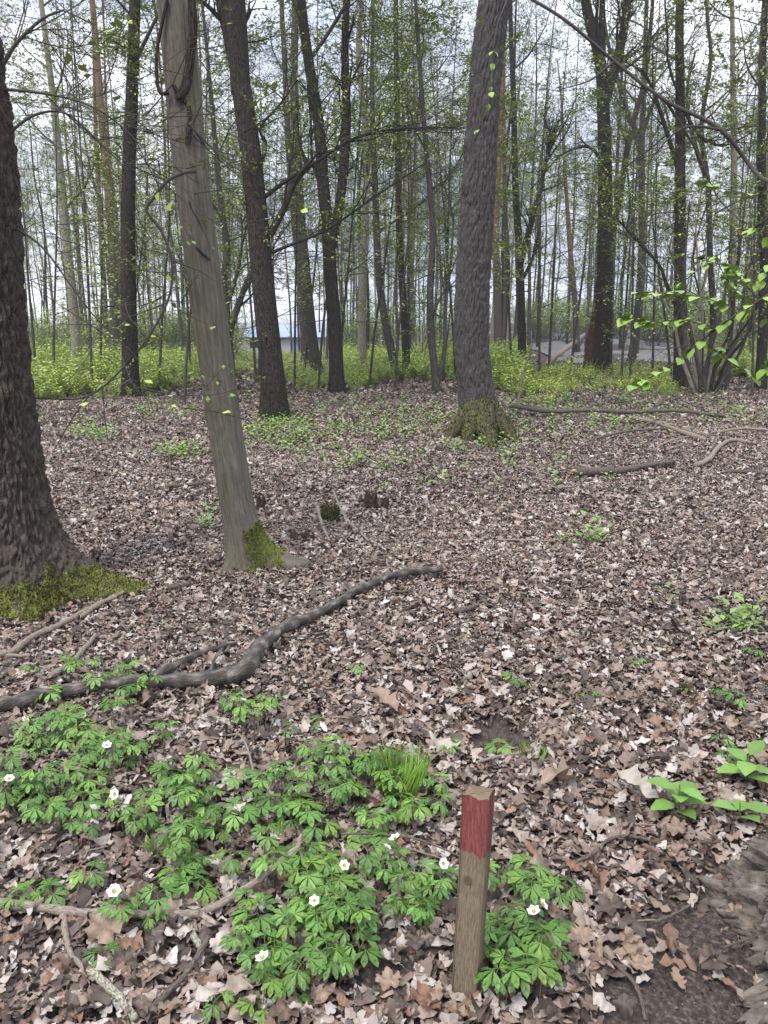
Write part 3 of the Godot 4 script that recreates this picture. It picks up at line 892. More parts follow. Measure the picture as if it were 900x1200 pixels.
# the tree whose foot fills the lower right corner; its trunk rises just outside the picture and its boughs reach in
func right_tree() -> void:
	var base := Vector3(1.22, hgt(1.22, -1.55), -1.55)
	var t := thing("gnarled_tree", base, "gnarled grey brown tree foot at the lower right corner with boughs reaching in", "tree", "old trees with roots in view")
	var dense := PackedVector3Array()
	var y := -.15
	while y < 5.0:
		dense.append(Vector3(.02 * y, y, .0))
		y += .011 if y < .7 else .05
	var rad := func(h: float, a: float) -> float:
		var r := .22 + .2 * exp(-maxf(h, 0.0) / .17) * (1.0 + .25 * cos(5.0 * a + .6) + .12 * cos(11.0 * a))
		return r + .05 * lumps.get_noise_3d(cos(a) * 16.0, h * 30.0, sin(a) * 16.0) + .03 * lumps.get_noise_3d(cos(a) * 45.0, h * 90.0, sin(a) * 45.0) + .2 * exp(-maxf(h, 0.0) / .07 - pow(angle_difference(a, -2.45) / .22, 2.0))
	var g := bark_trunk(dense, rad, 300, .06, .1, .17, func(_h, _a): return Color.WHITE)
	part("trunk", g.mesh(), M.gnarl, t)
	moss(scatter(g, 30000.0, func(p: Vector3, nn: Vector3): return 1.0 if p.y > .1 and p.y < .5 and lumps.get_noise_3dv(p * 26.0) > .22 else 0.0), .007, t, Color(.1, .1, .04))
	var up := Geo.new()
	var tall := curve([dense[-1] - Vector3(0, .1, 0), dense[-1] + Vector3(.1, 2.0, 0), dense[-1] + Vector3(.4, 5, .2), dense[-1] + Vector3(.3, 9, .3)], 5)
	tube(up, tall, taper(tall.size(), .22, .03), 14, Color.WHITE, .5)
	part("trunk", up.mesh(), M.oak, t)
	crown(t, tall, taper(tall.size(), .22, .03), .22, 3.0, base, {"leaf": 1.0, "subs": 6, "twigs": 5, "reach": 3.0, "height": 14.0, "from": .45, "branches": 8, "flat": .4})
	var ms := []
	for k in 3: ms.append(leafy_blade(.068, .027, k + 7, [Color(.2, .33, .055), Color(.24, .36, .06), Color(.16, .28, .045)][k]))
	# bough 1: bare and dark, arching up to the left over the right side of the picture
	# bough 2: leafy, low, in from the right edge; bough 3: thin leafy twig hanging before the big trunk
	for q in [{"c": "bare_bough", "p": [Vector3(1.3, 1.9, -1.8), pd(905, 215, 4.6), pd(845, 152, 4.9), pd(780, 118, 5.0), pd(720, 72, 5.1), pd(660, 22, 5.1), pd(600, -15, 5.2), pd(540, -60, 5.2)], "r": [.013, .008], "l": 0, "tw": [[[845, 152], [800, 150], [760, 190], [730, 235]], [[720, 72], [690, 95], [655, 105]], [[780, 118], [815, 175], [840, 230], [870, 260]]]},
		{"c": "leafy_bough", "p": [Vector3(1.3, 1.75, -1.8), pd(940, 325, 2.9), pd(890, 352, 3.0), pd(840, 385, 3.05), pd(790, 425, 3.1), pd(745, 452, 3.1)], "r": [.007, .002], "l": 165, "tw": [[[890, 352], [870, 330], [850, 312], [800, 300]], [[865, 368], [830, 350], [790, 345], [755, 345]], [[840, 385], [800, 375], [765, 378], [735, 372]], [[820, 400], [850, 420], [880, 440]], [[900, 345], [905, 400], [900, 430]]]},
		{"c": "leafy_bough", "p": [Vector3(1.3, 2.3, -1.75), pd(960, 200, 3.6), pd(900, 255, 3.8), pd(860, 285, 3.9), pd(800, 330, 4.0)], "r": [.007, .002], "l": 95, "tw": [[[900, 255], [880, 230], [850, 222], [825, 215]], [[860, 285], [850, 315], [860, 340], [880, 350]], [[900, 255], [905, 300], [890, 330]]]},
		{"c": "hanging_twig", "p": [pd(600, -15, 5.2), pd(590, 10, 4.9), pd(580, 40, 4.8), pd(577, 80, 4.75), pd(572, 120, 4.7), pd(560, 152, 4.7)], "r": [.004, .0015], "l": 34, "tw": [[[577, 60], [595, 52], [610, 40]], [[575, 95], [558, 88], [550, 110]], [[580, 40], [570, 20], [560, 25]]]}]:
		var b := Geo.new()
		var c := curve(q.p, 6)
		for j in c.size(): c[j] -= base
		tube(b, c, taper(c.size(), q.r[0], q.r[1]), 8, Color.WHITE, .3, false, .1)
		var spots := []
		for j in range(c.size() / 3, c.size()): spots.append([c[j], (c[j] - c[j - 1]).normalized()])
		for w in q.tw:
			var dd := 0.0
			var near: Vector3 = c[0]
			for e in c:
				var want := pd(w[0][0], w[0][1], -(e + base).z) - base
				if (want - e).length() < (want - near).length() or dd == 0.0: near = e; dd = -(e + base).z
			var tp := [near]
			for j in range(1, (w as Array).size()): tp.append(pd(w[j][0], w[j][1], dd + .03 * j) - base)
			var tc := curve(tp, 4)
			tube(b, tc, taper(tc.size(), maxf((q.r[1] as float) * 1.2, .0025), .0012), 5, Color.WHITE)
			for j in range(2, tc.size()): spots.append([tc[j], (tc[j] - tc[j - 1]).normalized()]); spots.append([tc[j], (tc[j] - tc[j - 1]).normalized()])
		var bn := part(q.c, b.mesh(), M.twig, t)
		for j in int(q.l):
			var s: Array = spots[rng.randi() % spots.size()]
			var leaf := part("leaf", ms[rng.randi() % 3], M.young, bn)
			var out := ((s[1] as Vector3) * .6 + (s[1] as Vector3).cross(Vector3.UP) * (1.0 if j % 2 else -1.0) + rv(.45) + Vector3(0, -.15, 0)).normalized()
			var sc := rng.randf_range(.4, .85) * (.75 if q.c == "hanging_twig" else 1.0)
			leaf.transform = Transform3D(Basis.looking_at(-out, (Vector3.UP + rv(.4)).normalized()).scaled_local(Vector3.ONE * sc), s[0])

# ------------------------------------------------------------------ the other trees one can tell apart
func middle_trees() -> void:
	var bare := {"leaf": 1.0, "subs": 8, "twigs": 7}
	var list := [
		["oak_tree", "dark straight trunk with mossy foot right behind the grey beech, forking at the top", {"px": [[322, 487], [319, 440], [310, 350], [296, 200], [284, 110], [281, 85]], "width": 28, "bark": "dark", "sides": 20, "height": 13.0, "end": .35, "moss": .35, "leaf": 2.0, "sprouts": 26, "from": .5, "branches": 9, "flat": .55, "limbs": [{"px": [[284, 110], [272, 50], [258, -10], [250, -60]], "w": 19, "twigs": 5, "tip": .7}, {"px": [[316, 275], [330, 250], [345, 215], [358, 195], [352, 172]], "w": 9, "twigs": 5}, {"px": [[309, 232], [335, 212], [370, 190], [420, 160], [480, 150], [545, 150]], "w": 5, "twigs": 12}, {"px": [[313, 298], [345, 285], [385, 268], [440, 230], [500, 190]], "w": 4, "twigs": 10}, {"px": [[303, 200], [312, 170], [305, 150], [330, 120], [350, 90]], "w": 4, "twigs": 8}]}],
		["oak_tree", "black slim trunk forking low into two stems left of the big trunk", {"px": [[395, 463], [393, 400], [388, 330], [385, 285], [379, 220], [374, 150], [360, 60], [353, 0]], "width": 17, "bark": "dark", "sides": 16, "height": 15.0, "moss": .2, "leaf": 1.6, "sprouts": 16, "from": .4, "branches": 12, "flat": .4, "limbs": [{"px": [[388, 290], [399, 230], [406, 150], [404, 60], [407, -20], [410, -80]], "w": 12, "twigs": 14, "tip": .5}, {"px": [[379, 220], [366, 190], [364, 140], [360, 100]], "w": 5, "twigs": 6}]}],
		["ivy_clad_tree", "dark upright trunk speckled with small green leaves left of the beech", {"px": [[153, 466], [152, 400], [150, 300], [151, 200], [155, 100], [158, 0]], "width": 19, "bark": "dark", "sides": 16, "height": 15.0, "leaf": 2.2, "leaf_size": .055, "sprouts": 90, "from": .35, "branches": 12, "flat": .6}],
		["birch_tree", "pale slender trunk with a slight bend at the far left", {"px": [[92, 436], [87, 370], [80, 300], [72, 220], [64, 130], [54, 50], [48, 0]], "width": 12, "bark": "pale", "height": 16.0, "leaf": 1.6, "sprouts": 22, "from": .3, "branches": 12, "flat": .5}],
		["pine_tree", "orange-barked pine left of the leaf-speckled trunk", {"px": [[133, 430], [134, 350], [130, 260], [122, 170], [113, 60], [108, 0]], "dist": 31, "width": 12, "bark": "pine", "tint": [Color(.09, .08, .072), Color(.21, .135, .092), 3.0, 7.0], "height": 21.0, "leaf": 0.0, "from": .5, "branches": 10, "needles": 70, "reach": 2.4, "rise": .1}],
		["pine_tree", "thin orange-barked pine beside the thicker one at the left", {"px": [[127, 428], [122, 340], [117, 250], [112, 150], [110, 60]], "dist": 36, "width": 7, "bark": "pine", "tint": [Color(.09, .08, .072), Color(.2, .13, .09), 3.0, 7.0], "height": 20.0, "leaf": 0.0, "from": .55, "branches": 8, "needles": 50, "reach": 2.0, "rise": .1}],
		["hornbeam_tree", "crooked dark tree half hidden behind the beech trunk", {"px": [[274, 468], [270, 420], [266, 370], [262, 330], [266, 290], [258, 230]], "width": 10, "bark": "mid", "height": 9.0, "leaf": 2.4, "sprouts": 20, "from": .3, "branches": 12, "flat": .6, "limbs": [{"px": [[268, 390], [282, 350], [296, 315], [310, 300]], "w": 9, "twigs": 6}, {"px": [[266, 360], [278, 320], [284, 280], [282, 250]], "w": 5, "twigs": 6}]}],
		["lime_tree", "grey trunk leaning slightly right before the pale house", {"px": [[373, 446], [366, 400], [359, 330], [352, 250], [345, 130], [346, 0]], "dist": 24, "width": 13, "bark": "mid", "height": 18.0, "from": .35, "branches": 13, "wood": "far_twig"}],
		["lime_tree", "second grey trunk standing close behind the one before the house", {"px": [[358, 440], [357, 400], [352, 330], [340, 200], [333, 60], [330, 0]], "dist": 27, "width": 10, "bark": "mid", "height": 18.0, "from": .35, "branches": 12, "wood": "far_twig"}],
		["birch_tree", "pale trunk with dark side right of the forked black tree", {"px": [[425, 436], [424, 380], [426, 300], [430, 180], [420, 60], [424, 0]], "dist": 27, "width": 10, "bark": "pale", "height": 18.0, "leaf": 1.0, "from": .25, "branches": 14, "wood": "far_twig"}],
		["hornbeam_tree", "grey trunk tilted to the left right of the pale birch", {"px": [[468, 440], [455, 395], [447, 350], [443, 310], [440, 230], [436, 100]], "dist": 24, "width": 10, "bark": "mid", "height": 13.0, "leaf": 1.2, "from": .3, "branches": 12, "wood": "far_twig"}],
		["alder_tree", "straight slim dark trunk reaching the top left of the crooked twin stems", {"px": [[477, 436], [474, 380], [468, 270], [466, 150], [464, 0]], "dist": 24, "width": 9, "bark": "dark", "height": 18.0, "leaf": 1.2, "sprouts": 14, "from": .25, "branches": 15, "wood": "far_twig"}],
		["hornbeam_tree", "thin crooked twin-stemmed tree just left of the big trunk", {"px": [[512, 464], [510, 440], [506, 400], [504, 350], [507, 270], [500, 180], [492, 80]], "width": 9, "bark": "mid", "height": 11.0, "leaf": 1.6, "sprouts": 10, "from": .3, "branches": 12, "flat": .5, "limbs": [{"px": [[513, 450], [521, 410], [522, 360], [528, 310], [532, 250]], "w": 6, "twigs": 8}, {"px": [[506, 375], [515, 350], [528, 335]], "w": 4, "twigs": 3}]}],
		["maple_tree", "slim dark tree with rising boughs right of the big trunk", {"px": [[613, 422], [611, 370], [609, 300], [604, 220], [602, 120], [598, 0]], "dist": 27, "width": 10, "bark": "dark", "height": 17.0, "leaf": .9, "from": .35, "branches": 12, "limbs": [{"px": [[609, 310], [620, 270], [630, 235], [640, 190], [655, 140]], "w": 8, "twigs": 12, "long": 1.4}, {"px": [[611, 330], [625, 300], [634, 260]], "w": 5, "twigs": 6}]}],
		["pine_tree", "reddish pine close behind the right side of the big trunk", {"px": [[584, 424], [583, 350], [581, 260], [588, 120]], "dist": 36, "width": 10, "bark": "pine", "tint": [Color(.1, .085, .08), Color(.2, .125, .092), 3.0, 6.0], "height": 20.0, "leaf": 0.0, "from": .55, "branches": 8, "needles": 60, "reach": 2.3, "rise": .1}],
		["pine_tree", "second reddish pine right beside the one behind the big trunk", {"px": [[592, 424], [591, 350], [592, 250], [590, 120]], "dist": 39, "width": 8, "bark": "pine", "tint": [Color(.1, .085, .08), Color(.2, .125, .092), 3.0, 6.0], "height": 20.0, "leaf": 0.0, "from": .55, "branches": 8, "needles": 60, "reach": 2.3, "rise": .1}],
		["pine_tree", "lone thin pine with orange top left of the forked trunk on the right", {"px": [[676, 418], [674, 360], [668, 290], [664, 230], [662, 200]], "dist": 38, "width": 8, "bark": "pine", "tint": [Color(.09, .08, .072), Color(.21, .14, .105), 3.0, 7.0], "height": 13.0, "leaf": 0.0, "from": .45, "branches": 9, "needles": 45, "reach": 2.2, "rise": .1}],
		["ivy_clad_tree", "stout dark trunk forking high, speckled with leaves, beside the red-brown leaning stem", {"px": [[704, 442], [707, 380], [709, 300], [709, 200], [707, 130], [703, 70], [686, 0]], "width": 21, "bark": "dark", "sides": 16, "height": 16.0, "leaf": 1.6, "leaf_size": .055, "sprouts": 60, "from": .45, "branches": 12, "moss": .3, "limbs": [{"px": [[708, 120], [722, 75], [732, 30], [738, -20], [742, -60]], "w": 12, "twigs": 10, "tip": .5}, {"px": [[709, 195], [690, 172], [660, 180], [640, 200]], "w": 4, "twigs": 9}, {"px": [[705, 60], [706, 0], [708, -40]], "w": 9, "twigs": 6}]}],
		["willow_tree", "red-brown stem leaning against the stout forked trunk on the right", {"px": [[688, 437], [692, 400], [698, 370], [706, 310], [722, 250], [738, 160], [756, 90], [765, 0]], "width": 11, "bark": "pine", "tint": [Color(.1, .055, .042), Color(.075, .062, .054), 1.0, 3.5], "height": 14.0, "leaf": 1.0, "from": .4, "branches": 10}],
		["alder_tree", "twin-based grey trunk by the grey road", {"px": [[737, 434], [745, 390], [752, 300], [752, 180], [756, 60], [758, 0]], "dist": 28, "width": 10, "bark": "mid", "height": 17.0, "leaf": .9, "from": .3, "branches": 14, "limbs": [{"px": [[752, 180], [735, 130], [715, 60], [708, 20]], "w": 7, "twigs": 10, "long": 1.4}, {"px": [[752, 160], [772, 110], [785, 150]], "w": 5, "twigs": 6}]}],
		["maple_tree", "black straight trunk on the right in front of the leafy bushes", {"px": [[798, 456], [797, 400], [797, 300], [797, 200], [797, 100], [797, 0]], "width": 15, "bark": "dark", "sides": 16, "height": 15.0, "leaf": 1.5, "sprouts": 40, "from": .35, "branches": 13, "limbs": [{"px": [[797, 205], [780, 150], [765, 105], [752, 80]], "w": 6, "twigs": 8}, {"px": [[797, 370], [780, 330], [772, 310], [740, 275], [722, 255]], "w": 5, "twigs": 8}, {"px": [[798, 120], [820, 160], [850, 170], [890, 150]], "w": 4, "twigs": 8}]}],
		["hornbeam_tree", "slim curving trunk between the black trunk and the right edge", {"px": [[828, 450], [836, 380], [832, 300], [830, 220], [822, 150], [833, 70], [828, 0]], "dist": 21, "width": 8, "bark": "mid", "height": 13.0, "leaf": 1.6, "sprouts": 14, "from": .3, "branches": 13, "limbs": [{"px": [[830, 215], [812, 160], [805, 110], [815, 60]], "w": 6, "twigs": 7}]}],
		["birch_tree", "pale straight trunk second from the right edge", {"px": [[856, 440], [858, 340], [860, 200], [859, 100], [858, 0]], "dist": 24, "width": 9, "bark": "pale", "height": 17.0, "leaf": 1.2, "sprouts": 16, "from": .3, "branches": 13}],
		["maple_tree", "dark trunk at the right edge behind the leafy boughs", {"px": [[892, 452], [896, 330], [893, 220], [893, 120], [897, 0]], "dist": 19, "width": 12, "bark": "dark", "height": 15.0, "leaf": 1.6, "sprouts": 18, "from": .3, "branches": 13}],
	]
	for q in list:
		var o: Dictionary = bare.duplicate()
		o.merge(q[2], true)
		o.group = "trees in the middle of the wood"
		o.leaf = (o.leaf as float) * 4.0
		tree(q[0], q[1], o)

# thin young trees whose flat leafy sprays hang between the trunks
func saplings() -> void:
	var where := ["just right of the left oak", "left of the speckled trunk", "right of the speckled trunk", "close left of the beech", "between the beech and the straight trunk", "behind the straight mossy trunk", "left of the forked black tree", "right of the forked black tree", "between the pale birch and the big trunk", "at the left side of the big trunk", "right of the big trunk", "left of the stout forked trunk", "right of the stout forked trunk", "between the stout trunk and the black trunk", "right of the black straight trunk", "near the right edge"]
	var px := [[62, 452], [108, 456], [186, 458], [215, 470], [300, 446], [345, 458], [372, 456], [432, 452], [462, 462], [535, 448], [632, 446], [668, 438], [728, 448], [765, 446], [850, 462], [882, 470]]
	for k in 14:
		px.append([40.0 + k * 62.0 + rng.randf_range(-18, 18), rng.randf_range(434, 452)])
		where.append("farther off, " + between(px[-1][0]))
	for k in px.size():
		var x: float = px[k][0]
		var lean := rng.randf_range(-18, 18)
		tree("young_hornbeam", "thin leafy sapling " + where[k], {"px": [px[k], [x + lean * .4, 390], [x + lean, 320], [x + lean * 1.6, 240]], "width": 3.2, "bark": "mid", "sides": 7, "height": rng.randf_range(6.0, 10.5), "end": .2, "leaf": 11.0, "leaf_size": .055, "subs": 7, "twigs": 6, "reach": 2.7, "rise": .15, "lift": .02, "flat": .8, "from": .22, "branches": 13, "group": "leafy saplings"})
	# the many-stemmed hazel on the right
	var base := gp(826, 466)
	var t := thing("hazel_bush", base, "many-stemmed hazel bush on the right behind the leafy bough", "bush")
	for k in 13:
		var a := k * 2.4
		var out := Vector3(cos(a) * rng.randf_range(.1, .45), 1, sin(a) * rng.randf_range(.1, .4))
		var pts := [Vector3(cos(a) * .16, -.08, sin(a) * .12)]
		for j in 4: pts.append((pts[-1] as Vector3) + (out + rv(.25)) * rng.randf_range(.6, 1.1))
		var c := curve(pts, 4)
		var g := Geo.new()
		tube(g, c, taper(c.size(), rng.randf_range(.035, .07), .012), 8, Color.WHITE, .3, false, .05)
		part("stem", g.mesh(), [M.mid, M.pale, M.dark][k % 3], t)
		var w := Geo.new()
		var l := Geo.new()
		for j in 7:
			var e := rng.randi_range(5, c.size() - 2)
			grow(w, l, c[e], (out * .4 + rv(.8)).normalized(), rng.randf_range(.6, 1.4), .01, 1, {"leaf": 2.6, "subs": 5, "twigs": 5, "leaf_size": .055})
		part("branches", w.mesh(), M.twig, t)
		part("crown", l.mesh(), M.young, t)

# ------------------------------------------------------------------ the back of the wood
func between(px: float) -> String:
	var marks := [[30, "the left oak"], [92, "the pale bent trunk"], [152, "the speckled trunk"], [235, "the beech"], [315, "the straight mossy trunk"], [392, "the forked black tree"], [470, "the slim dark trunk"], [556, "the big trunk"], [611, "the slim bough tree"], [706, "the stout forked trunk"], [797, "the black straight trunk"], [892, "the right edge"]]
	var last: String = marks[0][1]
	for m in marks:
		if px < (m[0] as float): return "between %s and %s" % [last, m[1]] if last != m[1] else "left of the left oak"
		last = m[1]
	return "at the right edge"

func far_trees() -> void:
	var lead := ["slender grey trunk", "pale slender trunk", "dark slender trunk", "slender leafy tree", "straight pine", "straight pine", "stouter grey trunk"]
	var kinds := []
	for k in 7:
		var o := {"px": [[450, 440], [450 + rng.randf_range(-8, 8), 300], [450 + rng.randf_range(-12, 12), 150], [450 + rng.randf_range(-16, 16), 20]], "dist": 25.0, "width": [5.5, 4.5, 6.5, 5, 7, 6.5, 8.5][k], "bark": ["mid", "pale", "dark", "mid", "pine", "pine", "mid"][k], "sides": 9, "height": [19.0, 17.0, 18.0, 15.0, 21.0, 19.0, 20.0][k], "leaf": [2.2, 4.0, 2.5, 8.0, 0.0, 0.0, 2.8][k], "leaf_size": .08, "wood": "far_twig", "subs": 8, "twigs": 7, "from": [.3, .25, .35, .2, .6, .5, .3][k], "branches": [13, 13, 12, 14, 9, 10, 14][k], "rise": .8, "reach": 3.0}
		if k in [4, 5]:
			o.tint = [Color(.11, .095, .088), Color(.2, .135, .095), 4.0, 9.0]
			o.needles = 90 if k == 4 else 190; o.rise = .15; o.reach = 2.4 if k == 4 else 3.2; o.needle_from = .5 if k == 4 else .28
		o.group = ["slender grey trees at the back", "pale slender trees at the back", "dark slender trees at the back", "leafy slender trees at the back", "pines at the back", "pines at the back", "stout grey trees at the back"][k]
		kinds.append(tree(["far_lime_tree", "far_birch_tree", "far_alder_tree", "far_hornbeam_tree", "far_pine_tree", "far_pine_tree", "far_oak_tree"][k], ["slender grey trunk among the crowded trees at the back of the wood", "pale slender trunk among the crowded trees at the back of the wood", "dark slender trunk among the crowded trees at the back of the wood", "slender leafy tree among the crowded trees at the back of the wood", "straight pine with dark needles at the back of the wood", "straight pine with dark needles at the back of the wood", "stouter grey trunk at the back of the wood"][k], o))
	var spots := []
	var tries := 0
	while spots.size() < 270 and tries < 9000:
		tries += 1
		var d := 29.0 + 56.0 * pow(rng.randf(), .75)
		var x := rng.randf_range(-.56, .56) * d
		var px := 450.0 + x / d * FOCAL * .97
		if px > 290 and px < 395 and d < 84.0 and rng.randf() < .72: continue
		if px > 625 and px < 840 and d < 62.0 and rng.randf() < .72: continue
		var ok := true
		for s in spots:
			if (s as Vector3).distance_to(Vector3(x, 0, -d)) < 1.2: ok = false
		if ok: spots.append(Vector3(x, hgt(x, -d), -d))
	for k in spots.size():
		var kind: int = [0, 1, 2, 3, 0, 4, 5, 6, 2, 0, 4, 3][rng.randi() % 12] if k >= 7 else k
		var spx: float = 450.0 + spots[k].x / -spots[k].z * FOCAL * .97
		if k >= 7 and spx > 230 and spx < 560 and -spots[k].z > 40.0 and rng.randf() < .4: kind = 5
		var o: Node3D = kinds[kind]
		if k >= 7:
			o = o.duplicate()
			o.name = numbered(str(kinds[kind].name).rstrip("_0123456789")); add_child(o)
		o.position = spots[k]
		put(o, lead[kind] + " at the back, " + between(450.0 + spots[k].x / -spots[k].z * FOCAL * .97), "tree", str(o.get_meta("group")))
		o.rotation = Vector3(rng.randf_range(-.03, .03), rng.randf() * TAU, rng.randf_range(-.03, .03))
		var s := rng.randf_range(.75, 1.15)
		o.scale = Vector3(s, s, s)

func far_bushes() -> void:
	var kinds := []
	for k in 4:
		var t := thing("far_bush", Vector3.ZERO, "", "bush", "pale green bushes at the back")
		var w := Geo.new()
		var l := Geo.new()
		for j in 9:
			var a := j * 2.4
			grow(w, l, Vector3(cos(a) * .15, -.1, sin(a) * .15), Vector3(cos(a) * .5, 1.0, sin(a) * .5).normalized(), rng.randf_range(1.8, 3.4), .022, 0, {"leaf": 7.0, "subs": 8, "twigs": 5, "leaf_size": .085, "tone": [Color(.26, .36, .07), Color(.22, .32, .06), Color(.3, .38, .08), Color(.24, .33, .08)][k], "lift": .05})
		part("branches", w.mesh(), M.far_twig, t)
		part("crown", l.mesh(), M.young, t)
		kinds.append(t)
	for k in 120:
		var d := 27.0 + 46.0 * pow(rng.randf(), .7)
		var x := rng.randf_range(-.56, .56) * d
		var px := 450.0 + x / d * FOCAL * .97
		if px > 290 and px < 395: px = 200.0 + rng.randf() * 80.0; x = (px - 450.0) / FOCAL / .97 * d
		if px > 640 and px < 790 and d < 48.0: d = 58.0 + rng.randf() * 12.0; x = (px - 450.0) / FOCAL / .97 * d
		var o: Node3D = kinds[k % 4]
		if k >= 4:
			o = o.duplicate()
			o.name = numbered("far_bush"); add_child(o)
		o.position = Vector3(x, hgt(x, -d), -d)
		o.rotation.y = rng.randf() * TAU
		o.scale = Vector3.ONE * rng.randf_range(.6, 1.35)
		put(o, ("low" if o.scale.x < .9 else "tall") + " bush at the back, " + between(px), "bush", "pale green bushes at the back")

func sprig(kind: int) -> ArrayMesh:
	var g := Geo.new()
	var h := [.55, .35, .8][kind] as float
	var stems := [3, 4, 3][kind] as int
	for s in stems:
		var a := s * 2.2 + rng.randf()
		var tip := Vector3(cos(a) * .25 * h, h * rng.randf_range(.7, 1.1), sin(a) * .25 * h)
		tube(g, PackedVector3Array([Vector3(0, -.03, 0), tip * Vector3(.4, .5, .4), tip]), taper(3, .005, .002), 3, Color(.5, .5, .4))
		for k in 11:
			var t := .25 + .75 * k / 11.0
			var p := tip * Vector3(t * .9, t, t * .9)
			var b := k * 2.4 + a
			young_leaf(g, p, Vector3(cos(b), rng.randf_range(-.1, .5), sin(b)).normalized(), (Vector3.UP + rv(.4)).normalized(), rng.randf_range(.05, .1), Color.WHITE * rng.randf_range(.75, 1.2))
	return g.mesh()

func mass(called: String, label: String, category: String, meshes: Array, bufs: Array, m: Material) -> void:
	var root := Node3D.new()
	root.name = called; add_child(root)
	root.set_meta("kind", "stuff"); root.set_meta("label", label); root.set_meta("category", category)
	for k in meshes.size():
		var mm := MultiMesh.new()
		mm.transform_format = MultiMesh.TRANSFORM_3D; mm.use_colors = true; mm.mesh = meshes[k]
		mm.instance_count = bufs[k].size() / 16
		mm.buffer = bufs[k]
		var o := MultiMeshInstance3D.new()
		o.name = "clump"; o.multimesh = mm; o.material_override = m; o.set_meta("kind", "stuff")
		root.add_child(o, true)

func row(p: Vector3, yaw: float, s: Vector3, col: Color, tilt := 0.0) -> PackedFloat32Array:
	var b := Basis(Vector3.UP, yaw) * Basis(Vector3.RIGHT, tilt)
	return PackedFloat32Array([b.x.x * s.x, b.y.x * s.y, b.z.x * s.z, p.x, b.x.y * s.x, b.y.y * s.y, b.z.y * s.z, p.y, b.x.z * s.x, b.y.z * s.y, b.z.z * s.z, p.z, col.r, col.g, col.b, 1.0])

func undergrowth() -> void:
	var meshes := [sprig(0), sprig(1), sprig(2)]
	var bufs := [PackedFloat32Array(), PackedFloat32Array(), PackedFloat32Array()]
	for k in 40000:
		var d := rng.randf_range(15.5, 48.0)
		var x := rng.randf_range(-.58, .58) * d
		if d > 33.0 and x / d > .19 and x / d < .40: continue
		var px := 450.0 + x / d * 880.0
		var near := 16.8 + 5.0 * lumps.get_noise_2d(x * 2.2, 3.0)
		if px > 240 and px < 500: near += 2.5
		if px > 590 and px < 780: near -= 1.2
		if px > 790: near += 5.0
		var dens := smoothstep(near, near + 3.5, d) * (.7 + 1.2 * patchy.get_noise_2d(x * 3.0, d * 3.0))
		if rng.randf() > dens: continue
		var kind := rng.randi() % 3
		if d < near + 1.5: kind = 1
		var s := rng.randf_range(.75, 1.55)
		s *= .55 + .55 * patchy.get_noise_2d(x * 2.3 + 40.0, d * 2.0)
		if px > 280 and px < 405: s *= .6
		if px > 610 and px < 800:
			if d > 27.0: continue
			s *= .6
		bufs[kind].append_array(row(Vector3(x, hgt(x, -d), -d), rng.randf() * TAU, Vector3(s, s, s), Color(.42, .53, .11) * rng.randf_range(.75, 1.2)))
	mass("undergrowth", "bright green leafy undergrowth along the back of the clearing", "undergrowth", meshes, bufs, M.young)
	# low herbs on the floor
	var low := []
	for v in 2:
		var g := Geo.new()
		for k in 9:
			var a := k * 2.4
			young_leaf(g, Vector3(cos(a) * .03, .03 + .01 * k, sin(a) * .03), Vector3(cos(a), .3, sin(a)).normalized(), Vector3.UP, rng.randf_range(.04, .07), Color.WHITE * rng.randf_range(.8, 1.2))
		low.append(g.mesh())
	var lb := [PackedFloat32Array(), PackedFloat32Array()]
	for q in [[335, 512, 50, 16, 240], [440, 503, 80, 18, 160], [500, 492, 40, 12, 90], [640, 478, 60, 14, 200], [760, 472, 70, 16, 260], [870, 490, 40, 14, 60], [205, 535, 30, 8, 60], [115, 515, 18, 6, 50], [190, 485, 60, 12, 120], [640, 505, 45, 14, 60], [735, 505, 70, 10, 80], [560, 525, 60, 10, 50], [90, 500, 40, 20, 60], [430, 545, 60, 12, 50], [245, 620, 9, 5, 10], [600, 560, 120, 15, 40], [680, 640, 40, 6, 14], [850, 740, 60, 25, 22], [430, 480, 120, 14, 140], [330, 492, 25, 10, 90]]:
		for k in int(q[4]):
			var p := gp((q[0] as float) + rng.randfn(0, .6) * (q[2] as float), (q[1] as float) + rng.randfn(0, .6) * (q[3] as float))
			if k % 5 < 2: continue
			var s := rng.randf_range(.45, 1.15)
			lb[k % 2].append_array(row(p, rng.randf() * TAU, Vector3(s, s * rng.randf_range(.8, 1.8), s), Color(.19, .31, .065) * rng.randf_range(.7, 1.2)))
	mass("ground_herbs", "scattered low green herbs on the leaf-covered floor", "herbs", low, lb, M.herb)
	# crumbs of earth on the bare patch
	var cm := Geo.new()
	for k in 12:
		var a := k * 2.4
		cm.vert(Vector3(cos(a) * sqrt(1.0 - pow(k / 6.0 - .92, 2.0)), k / 6.0 - .92, sin(a) * sqrt(1.0 - pow(k / 6.0 - .92, 2.0))) * rng.randf_range(.7, 1.1), Vector3.UP, Color.WHITE)
	for k in 9: cm.tri(k, k + 1, k + 3); cm.tri(k, k + 2, k + 3)
	cm.smooth()
	var cb := PackedFloat32Array()
	for k in 16000:
		var x := rng.randf_range(-.2, 1.3)
		var z := rng.randf_range(-3.0, -.9)
		if rng.randf() > bare(x, z): continue
		var s := .0012 + .006 * pow(rng.randf(), 4.0)
		var tone := Color(.09, .07, .062) * rng.randf_range(.4, 1.5) if rng.randf() < .93 else Color(.35, .3, .27)
		cb.append_array(row(Vector3(x, hgt(x, z) + s * .3, z), rng.randf() * TAU, Vector3(s, s * .8, s), tone, rng.randf()))
	mass("earth_crumbs", "loose crumbs of dark earth on the bare ground", "soil", [cm.mesh()], [cb], M.crumb)

